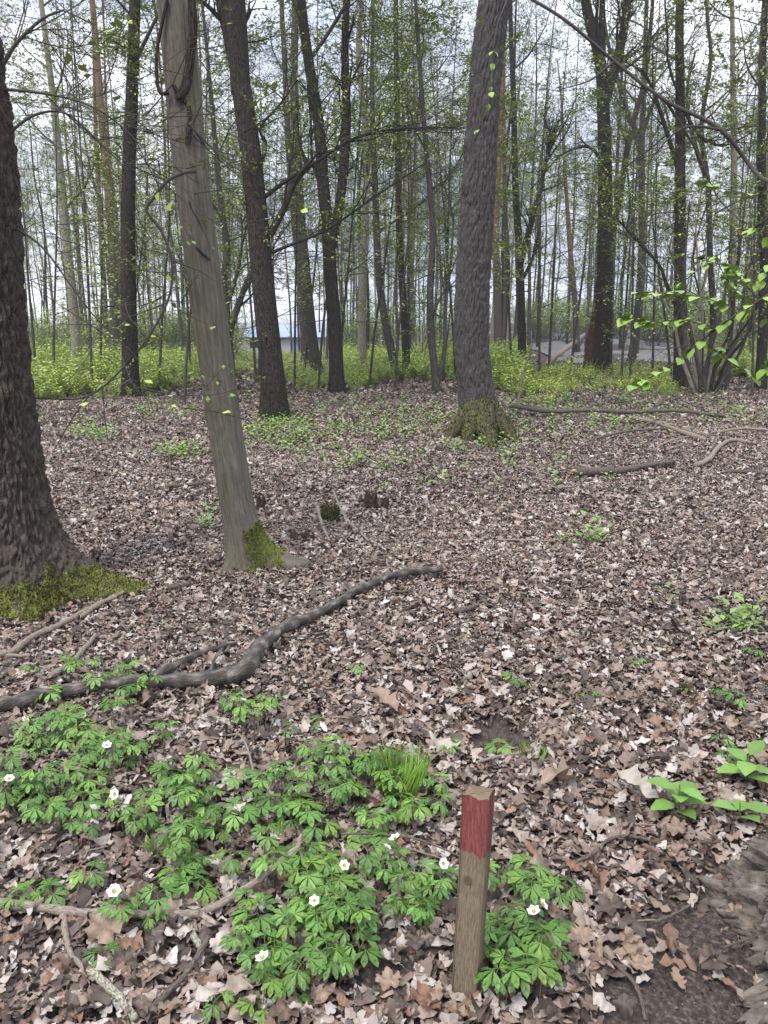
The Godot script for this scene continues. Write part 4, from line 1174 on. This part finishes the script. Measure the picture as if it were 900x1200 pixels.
# ------------------------------------------------------------------ fallen wood
func stick(called: String, label: String, px: Array, w0: float, w1: float, m: Material, forks := [], group := "fallen branches and sticks", lift := 0.7) -> void:
	var base := gp(px[0][0], px[0][1])
	var t := thing(called, base, label, "stick" if w0 < 14.0 else "branch", group)
	var r0 := 0.0
	for f in [[px, w0, w1]] + forks:
		var g := Geo.new()
		var pts := []
		for e in f[0]:
			var p := gp(e[0], e[1])
			var dep := -p.z * cos(PITCH) + EYE * sin(PITCH)
			var r: float = (f[1] as float) * dep / FOCAL / 2.0
			if r0 == 0.0: r0 = r
			pts.append(p + Vector3(0, .03 + r * lift + ((e[2] as float) if (e as Array).size() > 2 else 0.0), 0) - base)
		var c := curve(pts, 8)
		var mid: Vector3 = (pts[pts.size() / 2] as Vector3) + base
		var depth := -mid.z * cos(PITCH) + EYE * sin(PITCH)
		var ra := (f[1] as float) * depth / FOCAL / 2.0
		var rb := (f[2] as float) * depth / FOCAL / 2.0
		var rr := taper(c.size(), ra, rb)
		for k in c.size():
			c[k] += rv(ra * .16)
			rr[k] *= 1.0 + .22 * lumps.get_noise_2d(k * 3.1, px[0][1])
			if m == M.worn and f[0] == px: rr[k] *= .78 + .5 * exp(-pow((float(k) / c.size() - .47) / .16, 2.0))
		tube(g, c, rr, 14 if ra > .015 else 8, Color.WHITE, .12, true, .18)
		part("stem" if f[0] == px else "fork", g.mesh(), m, t)
		if ra > .014:
			for e in [0, c.size() - 1]:
				var s := Geo.new()
				var r: float = ra if e == 0 else rb
				var dir := (c[e] - c[1 if e == 0 else c.size() - 2]).normalized()
				for k in 7: tube(s, PackedVector3Array([c[e] - dir * .004 + rv(r * .45), c[e] + dir * rng.randf_range(.004, r * 1.1) + rv(r * .3)]), taper(2, r * .3, r * .06), 4, Color.WHITE)
				part("splintered_end", s.mesh(), M.broken, t)

func fallen_wood() -> void:
	stick("fallen_branch", "long curved dark fallen branch with bare patches across the left half", [[-20, 842], [60, 824], [130, 812], [200, 810], [250, 804], [284, 794], [302, 768], [330, 746], [375, 722], [420, 698], [465, 682], [518, 678]], 18, 14, M.worn, [[[[178, 806], [205, 788], [240, 768], [278, 757]], 11, 6], [[[300, 772], [320, 752], [345, 750], [362, 752]], 4, 2], [[[246, 800], [252, 786, .03], [262, 778, .06]], 5, 3], [[[410, 700], [404, 690, .04]], 5, 3], [[[118, 812], [124, 796, .05]], 4, 3]])
	stick("fallen_stick", "forked grey stick lying across the lower left corner", [[-15, 1068], [40, 1074], [90, 1080], [140, 1085], [200, 1084], [240, 1080], [290, 1062, .03], [330, 1042, .06], [350, 1030, .08]], 12, 8, M.pale_stick, [[[[75, 1082], [79, 1108], [84, 1130], [100, 1150], [112, 1165]], 9, 5], [[[350, 1030, .08], [362, 1042, .06], [380, 1055, .03], [398, 1066, .02]], 4, 2.5], [[[350, 1030, .08], [354, 1015, .09]], 6, 4]])
	stick("lichen_stick", "stick crusted with yellow lichen at the bottom left", [[106, 1152], [125, 1170], [142, 1188], [160, 1212]], 11, 9, M.lichen)
	stick("lichen_stick", "short upright piece with yellow lichen under the forked stick", [[218, 1090], [226, 1106], [236, 1122]], 9, 7, M.lichen)
	stick("fallen_stick", "smooth dark stick slanting to the bottom edge left of the white flower", [[246, 1120, .03], [222, 1150], [195, 1180], [168, 1208]], 7, 8, M.stick)
	stick("fallen_stick", "pale brown stick pointing away from the foot of the left oak", [[0, 770], [20, 762], [38, 745], [70, 730], [105, 712], [135, 700]], 8, 5, M.pale_stick)
	stick("fallen_stick", "short pale double stick above the dark branch at the left", [[60, 800], [85, 780], [97, 762], [112, 744]], 8, 5, M.pale_stick, [[[[85, 782], [92, 768], [94, 758]], 5, 3]])
	stick("fallen_stick", "thin brown stick at the left edge above the dark branch", [[-10, 768], [12, 769], [35, 769]], 5, 4, M.pale_stick)
	stick("fallen_stick", "pale stick beside the moss of the left oak", [[96, 720], [118, 706], [145, 694]], 6, 4, M.pale_stick)
	stick("fallen_stick", "short brown stick below the mossy beech foot", [[196, 690], [210, 688], [222, 686]], 8, 6, M.stick)
	stick("fallen_branch", "long thin fallen branch bowed over the floor right of the big trunk", [[600, 488, .12], [640, 494, .08], [690, 492, .05], [740, 486, .05], [790, 487, .04], [850, 492]], 5, 4, M.stick, [[[[640, 494, .08], [616, 482, .1], [590, 486, .1]], 2.5, 1.5], [[[606, 488, .12], [612, 465, .5], [622, 440, .9], [612, 420, 1.2]], 1.6, .8]])
	stick("fallen_branch", "rotten half-sunk branch on the right side of the floor", [[672, 560], [700, 557], [730, 553], [760, 549], [790, 545]], 11, 5, M.stick)
	stick("fallen_branch", "pale bent branch at the right end of the rotten branch", [[815, 548], [830, 545], [842, 533], [858, 525], [884, 530]], 6, 4, M.pale_stick)
	stick("fallen_branch", "pale broken stick pointing at the bowed branch on the right", [[745, 497], [770, 503], [795, 515], [825, 524]], 5, 6, M.pale_stick)
	stick("fallen_stick", "thin grey stick behind the rotten branch", [[770, 530], [790, 524], [812, 519]], 3, 2, M.pale_stick)
	stick("fallen_stick", "pale thin stick leaning by the low mossy stump", [[372, 600, .05], [378, 618], [386, 636]], 4, 3, M.pale_stick)
	stick("fallen_stick", "long thin pale stick right of the low mossy stump", [[390, 588, .1], [405, 605], [420, 622], [432, 636]], 3, 2, M.pale_stick)
	stick("fallen_stick", "thin pale stick in the middle of the open litter", [[582, 637], [610, 635], [650, 638]], 3, 2, M.pale_stick)
	stick("fallen_stick", "small dark stick right of the curved branch tip", [[530, 724], [545, 721], [560, 716]], 7, 5, M.stick)
	stick("fallen_stick", "dark stick behind the beech at the left", [[195, 578], [220, 576], [247, 572]], 5, 3, M.stick)
	stick("fallen_stick", "stick leaning on its side behind the top of the stake", [[560, 905], [590, 900], [608, 898]], 4, 3, M.pale_stick)
	stick("fallen_stick", "bowed dark twig on the litter between stake and seedlings", [[655, 1025], [690, 1015], [710, 998], [735, 992], [780, 1000], [845, 998]], 5, 3, M.stick)
	stick("fallen_stick", "dark twig along the edge of the bare earth", [[715, 1028], [760, 1022], [800, 1018]], 5, 4, M.stick)
	stick("fallen_stick", "small bent twig on the bare earth", [[765, 1095], [795, 1082], [812, 1070], [818, 1055]], 4, 3, M.stick)
	stick("fallen_stick", "dark twig at the lower edge left of the bare earth", [[695, 1120], [725, 1150], [745, 1175], [755, 1210]], 5, 5, M.stick)
	stick("fallen_stick", "thin twig lying through the anemones left of the stake", [[400, 998, .05], [440, 1002, .06], [490, 1010, .06], [540, 1025, .05]], 3, 2, M.stick)
	stick("fallen_stick", "thin pale stalk standing in the anemones below the curved branch", [[268, 870], [285, 890, .06], [298, 930, .06], [302, 990]], 3, 2, M.pale_stick)
	stick("fallen_stick", "dark root piece under the anemones right of the stake", [[588, 1130, .02], [605, 1150, .02], [625, 1165]], 8, 6, M.stick)
	stick("fallen_branch", "thin forked grey branch lying between the bowed branch and the rotten branch", [[690, 520], [730, 516, .03], [770, 514, .02], [800, 508]], 3.5, 2, M.stick, [[[[740, 516, .03], [760, 506, .05], [775, 498, .05]], 2, 1]])
	stick("fallen_branch", "thin pale branch at the right edge above the pale bent branch", [[840, 515], [870, 512, .03], [905, 513]], 4, 3, M.pale_stick)
	stick("fallen_stick", "dark stick at the right edge below the pale bent branch", [[850, 556], [880, 557], [908, 560]], 5, 4, M.stick)
	stick("fallen_log", "pale barkless log leaning by the red-brown stem near the road", [[640, 432], [665, 422, .35], [688, 412, .9]], 6, 5, M.pale_stick)
	for k in 70:
		var y := rng.randf_range(540, 1190)
		var x := rng.randf_range(10, 890)
		var l := rng.randf_range(14, 40) * (y - 380) / 500.0
		var a := rng.randf_range(-.5, .5)
		stick("small_twig", "short %s twig loose on the litter, %s %s" % [["dark", "pale"][k % 2], "in the foreground" if y > 1000 else "in mid floor" if y > 750 else "on the far floor", "below the left oak" if x < 200 else "below the beech" if x < 400 else "below the big trunk" if x < 620 else "towards the right edge"], [[x, y], [x + l * .5, y + l * .5 * a + rng.randf_range(-3, 3)], [x + l, y + l * a]], 3.0, 1.6, [M.stick, M.pale_stick][k % 2], [], "short loose twigs on the litter")
	# little stumps
	for q in [[305, 598, .04, .13, "small upright dark stump right of the beech"], [386, 608, .07, .12, "low mossy stump between the beech and the big trunk"], [434, 590, .06, .13, "broken dark stump left of the open litter"], [450, 592, .04, .1, "leaning broken piece right of the broken dark stump"], [352, 632, .08, .04, "flat rotten stump below the thin pale sticks"]]:
		var base := gp(q[0], q[1])
		var t := thing("tree_stump", base, q[4], "stump", "small rotten stumps")
		var h: float = q[3]
		var pts := PackedVector3Array()
		for k in 14: pts.append(Vector3(h * .1 * k / 13.0, -.05 + (h + .05) * k / 13.0, 0))
		var r: float = q[2]
		var g := bark_trunk(pts, func(y: float, a: float): return r * (1.0 + .35 * exp(-y / .05)) * (.85 + .2 * sin(a * 3.0 + r * 90.0)), 28, .012, .03, .08, func(_h, _a): return Color(.8, .7, .62))
		var m := g.vert(pts[-1] - Vector3(0, .02, 0), Vector3.UP, Color(.5, .45, .4))
		for s in 28:
			g.tri(m, 13 * 29 + s + 1, 13 * 29 + s)
		for s in 29: g.v[13 * 29 + s].y += .03 * sin(s * 2.1) + .02 * sin(s * 5.3)
		g.smooth()
		part("stump_wood", g.mesh(), M.oak, t)
		if (q[4] as String).contains("mossy"):
			moss(scatter(g, 22000.0, func(_p, _n): return .9), .016, t, Color(.07, .09, .02))

# ------------------------------------------------------------------ the stake
func marker_stake() -> void:
	var foot := gp(546, 1162)
	var t := thing("marker_stake", foot, "wooden marker stake with faded red painted top standing in the anemones", "stake")
	t.rotation = Vector3(.02, -.45, -.035)
	var hx := .0295
	var hz := .022
	var h := .545
	var grain := mat(Color.WHITE, 0.85)
	grain.albedo_texture = noise_tex(FastNoiseLite.TYPE_SIMPLEX, .02, [Color(.12, .092, .062), Color(.17, .132, .088), Color(.205, .162, .11), Color(.265, .215, .155)], 512, 5, 31)
	grain.uv1_scale = Vector3(34, 1.1, 1)
	grain.normal_enabled = true; grain.normal_texture = bump_tex(FastNoiseLite.TYPE_SIMPLEX, .03, 6.0, 512, -1, 6, 5); grain.normal_scale = .6
	var paint := mat(Color.WHITE, 0.7)
	paint.albedo_texture = noise_tex(FastNoiseLite.TYPE_SIMPLEX, .015, [Color(.12, .034, .034), Color(.19, .046, .046), Color(.23, .06, .058), Color(.29, .115, .1)], 512, 5, 33)
	paint.uv1_scale = Vector3(26, 1.6, 1)
	paint.normal_enabled = true; paint.normal_texture = grain.normal_texture; paint.normal_scale = .5
	# outline of the section, corners eased
	var ring := []
	for q in [[1, 1], [1, -1], [-1, -1], [-1, 1]]:
		for e in [[.0, .0035], [.0035, .0]]:
			var first := (q[0] as int) * (q[1] as int) > 0
			var ex: float = e[0] if first else e[1]
			var ez: float = e[1] if first else e[0]
			ring.append(Vector2((q[0] as float) * (hx - ex), (q[1] as float) * (hz - ez)))
	for shell in 2:
		var g := Geo.new()
		var out := .0 if shell == 0 else .0006
		var around := []
		for k in 8:
			var a: Vector2 = ring[k]
			var b: Vector2 = ring[(k + 1) % 8]
			var n := 10 if a.distance_to(b) > .01 else 2
			for j in n: around.append(a.lerp(b, float(j) / n))
		var cnt := around.size()
		var rows := 60
		for j in rows + 1:
			for s in cnt + 1:
				var p: Vector2 = around[s % cnt]
				var nn := Vector3(p.x / hx, 0, p.y / hz).normalized()
				var lowest := -.12
				if shell == 1: lowest = h - .145 + .014 * lumps.get_noise_2d(s * 5.0, 7.0) + .012 * lumps.get_noise_2d(s * 31.0, 1.0)
				var topc := h + .004 * lumps.get_noise_2d(p.x * 900.0, p.y * 900.0) + p.x * .08
				var chip := .007 * exp(-pow((p.x - .008) / .007, 2.0)) if p.y > hz * .8 else 0.0
				var y := lerpf(lowest, topc - chip, float(j) / rows)
				var pos := Vector3(p.x, y, p.y) * Vector3(1 + out / hx, 1, 1 + out / hz)
				pos += nn * .0009 * lumps.get_noise_2d(s * 9.0, y * 18.0)
				if shell == 0:
					var kn := Vector2(p.x + .006, y - .335).length()
					if p.y > hz * .5: pos.z += .0022 * exp(-pow(kn / .009, 2.0)) - .0016 * exp(-pow((kn - .015) / .003, 2.0))
				g.vert(pos, nn, Color(.86, .86, .86) if shell == 0 and y < .03 else Color.WHITE, Vector2(s * .0047, y))
		for j in rows:
			for s in cnt:
				var a := j * (cnt + 1) + s
				g.quad(a, a + cnt + 1, a + cnt + 2, a + 1)
		if shell == 0:
			var m := g.vert(Vector3(0, h - .004, 0), Vector3.UP, Color(.75, .68, .6))
			for s in cnt: g.tri(m, rows * (cnt + 1) + s + 1, rows * (cnt + 1) + s)
		g.smooth()
		part("wooden_shaft" if shell == 0 else "painted_top", g.mesh(), grain if shell == 0 else paint, t)
	var kg := Geo.new()
	var mid := kg.vert(Vector3(-.006, .335, hz + .0026), Vector3(0, 0, 1), Color(.55, .47, .4))
	for s in 14:
		var a := TAU * s / 14
		kg.vert(Vector3(-.006 + cos(a) * .0085, .335 + sin(a) * .0105, hz + .0006), Vector3(0, 0, 1), Color(.72, .66, .58))
	for s in 14: kg.tri(mid, 1 + (s + 1) % 14, 1 + s)
	part("knot", kg.mesh(), grain, t)

# ------------------------------------------------------------------ ground, road and house
func ground() -> void:
	var g := Geo.new()
	var zs := []
	var z := 6.0
	while z > -190.0:
		zs.append(z)
		z -= .045 if z < -.7 and z > -4.5 else clampf(.03 + absf(z + 2.0) * .05, .08, 8.0)
	var nx := 150
	for zz in zs:
		for k in nx + 1:
			var f := 2.0 * k / nx - 1.0
			var x := f * 3.0 + f * f * f * maxf(12.0, absf(zz) * 1.1)
			g.vert(Vector3(x, hgt(x, zz), zz), Vector3.UP, Color.WHITE)
	for j in zs.size() - 1:
		for k in nx:
			var a := j * (nx + 1) + k
			g.quad(a, a + nx + 1, a + nx + 2, a + 1)
	g.smooth()
	var o := part("forest_floor", g.mesh(), M.soil, self)
	o.set_meta("kind", "structure")
	# the grey road that shows between the trees on the right
	var r := Geo.new()
	var left := [[28.5, 7.2], [33, 7.4], [40, 7.8], [50, 8.4], [64, 9.4], [90, 11.5]]
	for q in left:
		for k in 9:
			var x := lerpf(q[1], (q[1] as float) * 2.6 - 1.5, k / 8.0)
			var zz := -(q[0] as float) - 3.0 * sin(k * .5)
			r.vert(Vector3(x, hgt(x, zz) + .05, zz), Vector3.UP, Color.WHITE)
	for j in left.size() - 1:
		for k in 8:
			var a := j * 9 + k
			r.quad(a, a + 9, a + 10, a + 1)
	r.smooth()
	var road := part("road", r.mesh(), M.road, self)
	road.set_meta("kind", "structure")

func box(g: Geo, lo: Vector3, hi: Vector3) -> void:
	for ax in 3:
		for s in [0, 1]:
			var nn := Vector3.ZERO
			nn[ax] = 1.0 if s else -1.0
			var b := (ax + 1) % 3
			var c := (ax + 2) % 3
			var ids := []
			for q in [[0, 0], [1, 0], [1, 1], [0, 1]]:
				var p := Vector3.ZERO
				p[ax] = hi[ax] if s else lo[ax]
				p[b] = hi[b] if q[0] else lo[b]
				p[c] = hi[c] if q[1] else lo[c]
				ids.append(g.vert(p, nn, Color.WHITE))
			if s: g.quad(ids[0], ids[3], ids[2], ids[1])
			else: g.quad(ids[0], ids[1], ids[2], ids[3])

func house() -> void:
	var d := 84.0
	var p := pd(342, 430, d)
	p.y = hgt(p.x, p.z)
	var t := thing("house", p, "pale house with blue grey roof glimpsed between the far trunks", "house")
	var wall := mat(Color(.7, .7, .7), .8, false)
	var roof := mat(Color(.36, .46, .66), .5, false)
	var glass := mat(Color(.03, .035, .04), .1, false)
	var g := Geo.new()
	box(g, Vector3(-4.2, -.3, -3.0), Vector3(4.2, 1.8, 3.0))
	part("wall", g.mesh(), wall, t)
	g = Geo.new()
	for q in [[Vector3(-4.6, 1.75, 3.4), Vector3(4.6, 1.75, 3.4), Vector3(4.6, 2.9, 0), Vector3(-4.6, 2.9, 0)], [Vector3(4.6, 1.75, -3.4), Vector3(-4.6, 1.75, -3.4), Vector3(-4.6, 2.9, 0), Vector3(4.6, 2.9, 0)]]:
		var nn: Vector3 = ((q[1] as Vector3) - (q[0] as Vector3)).cross((q[3] as Vector3) - (q[0] as Vector3)).normalized()
		var a := g.vert(q[0], nn, Color.WHITE)
		g.vert(q[1], nn, Color.WHITE); g.vert(q[2], nn, Color.WHITE); g.vert(q[3], nn, Color.WHITE)
		g.quad(a, a + 3, a + 2, a + 1)
		for e in 4: g.vert((q[e] as Vector3) - Vector3(0, .15, 0), -nn, Color.WHITE)
		g.quad(a + 4, a + 5, a + 6, a + 7)
		g.quad(a, a + 1, a + 5, a + 4)
	part("roof", g.mesh(), roof, t)
	for x in [-3.4, -1.2, 2.4]:
		var w := Geo.new()
		box(w, Vector3(x - .5, .6, 2.99), Vector3(x + .5, 1.5, 3.03))
		part("window", w.mesh(), glass, t)
		var f := Geo.new()
		for e in [[-.56, -.5, .54, 1.56], [.5, .56, .54, 1.56], [-.5, .5, .54, .6], [-.5, .5, 1.5, 1.56], [-.02, .02, .6, 1.5]]:
			box(f, Vector3(x + (e[0] as float), e[2], 3.0), Vector3(x + (e[1] as float), e[3], 3.06))
		part("window_frame", f.mesh(), wall, t)
	var dg := Geo.new()
	box(dg, Vector3(.3, -.1, 2.99), Vector3(1.2, 1.8, 3.04))
	part("door", dg.mesh(), roof, t)

# ------------------------------------------------------------------ the scene
func _ready() -> void:
	rng.seed = 20240417
	lumps.frequency = .15; lumps.seed = 2; lumps.noise_type = FastNoiseLite.TYPE_SIMPLEX; lumps.fractal_octaves = 3
	patchy.frequency = .15; patchy.seed = 9; patchy.fractal_octaves = 3
	plates.noise_type = FastNoiseLite.TYPE_CELLULAR; plates.frequency = 1.0; plates.seed = 5; plates.fractal_type = FastNoiseLite.FRACTAL_NONE
	streaks.frequency = 1.0; streaks.seed = 8; streaks.fractal_octaves = 2
	plates.cellular_return_type = FastNoiseLite.RETURN_DISTANCE2_SUB

	var cam := Camera3D.new()
	cam.name = "camera"; add_child(cam)
	cam.position = Vector3(0, EYE, 0); cam.rotation = Vector3(-PITCH, 0, 0)
	cam.fov = rad_to_deg(2.0 * atan(600.0 / FOCAL)); cam.near = .05; cam.far = 400.0
	cam.current = true

	var env := Environment.new()
	env.tonemap_mode = Environment.TONE_MAPPER_LINEAR
	env.tonemap_exposure = 2.2
	env.background_mode = Environment.BG_SKY
	var sky := Sky.new()
	var pano := PanoramaSkyMaterial.new()
	pano.panorama = cloud_sky()
	sky.sky_material = pano
	env.sky = sky
	env.sdfgi_enabled = true; env.ssao_enabled = true; env.ssil_enabled = true
	env.fog_enabled = true; env.fog_density = .001; env.fog_light_color = Color(.9, .92, .95)
	var we := WorldEnvironment.new()
	we.name = "environment"; we.environment = env; add_child(we)
	var sun := DirectionalLight3D.new()
	sun.name = "sun"; add_child(sun)
	sun.light_energy = .5; sun.light_angular_distance = 16.0; sun.light_color = Color(1.0, .97, .92); sun.shadow_enabled = true
	sun.rotation = Vector3(-1.05, -.6, 0)

	make_materials()
	ground()
	house()
	print("trees ", Time.get_ticks_msec())
	left_oak()
	grey_beech()
	big_trunk()
	right_tree()
	print("middle ", Time.get_ticks_msec())
	middle_trees()
	saplings()
	far_trees()
	far_bushes()
	print("floor ", Time.get_ticks_msec())
	undergrowth()
	build_litter()
	fallen_wood()
	build_big_leaves()
	build_flowers()
	build_seedlings()
	build_grass()
	marker_stake()
	print("done ", Time.get_ticks_msec())

func cloud_sky() -> ImageTexture:
	var w := 768
	var h := 384
	var im := Image.create(w, h, false, Image.FORMAT_RGBF)
	var f := FastNoiseLite.new()
	f.seed = 12; f.frequency = 1.0; f.fractal_octaves = 5; f.noise_type = FastNoiseLite.TYPE_SIMPLEX_SMOOTH
	for y in h:
		var el := (.5 - (y + .5) / h) * PI
		for x in w:
			var az := (x + .5) / w * TAU
			var d := Vector3(cos(el) * sin(az), sin(el), cos(el) * cos(az))
			var c: Color
			if d.y >= 0.0:
				var q := Vector3(d.x, d.y * 2.2 + .4, d.z) * 1.6
				var n := f.get_noise_3dv(q) * .5 + .5
				n = smoothstep(.28, .66, n)
				c = Color(.47, .53, .68).lerp(Color(.86, .89, .96), n) * lerpf(.72, 1.2, d.y)
			else:
				c = Color(.12, .11, .1)
			im.set_pixel(x, y, c)
	return ImageTexture.create_from_image(im)
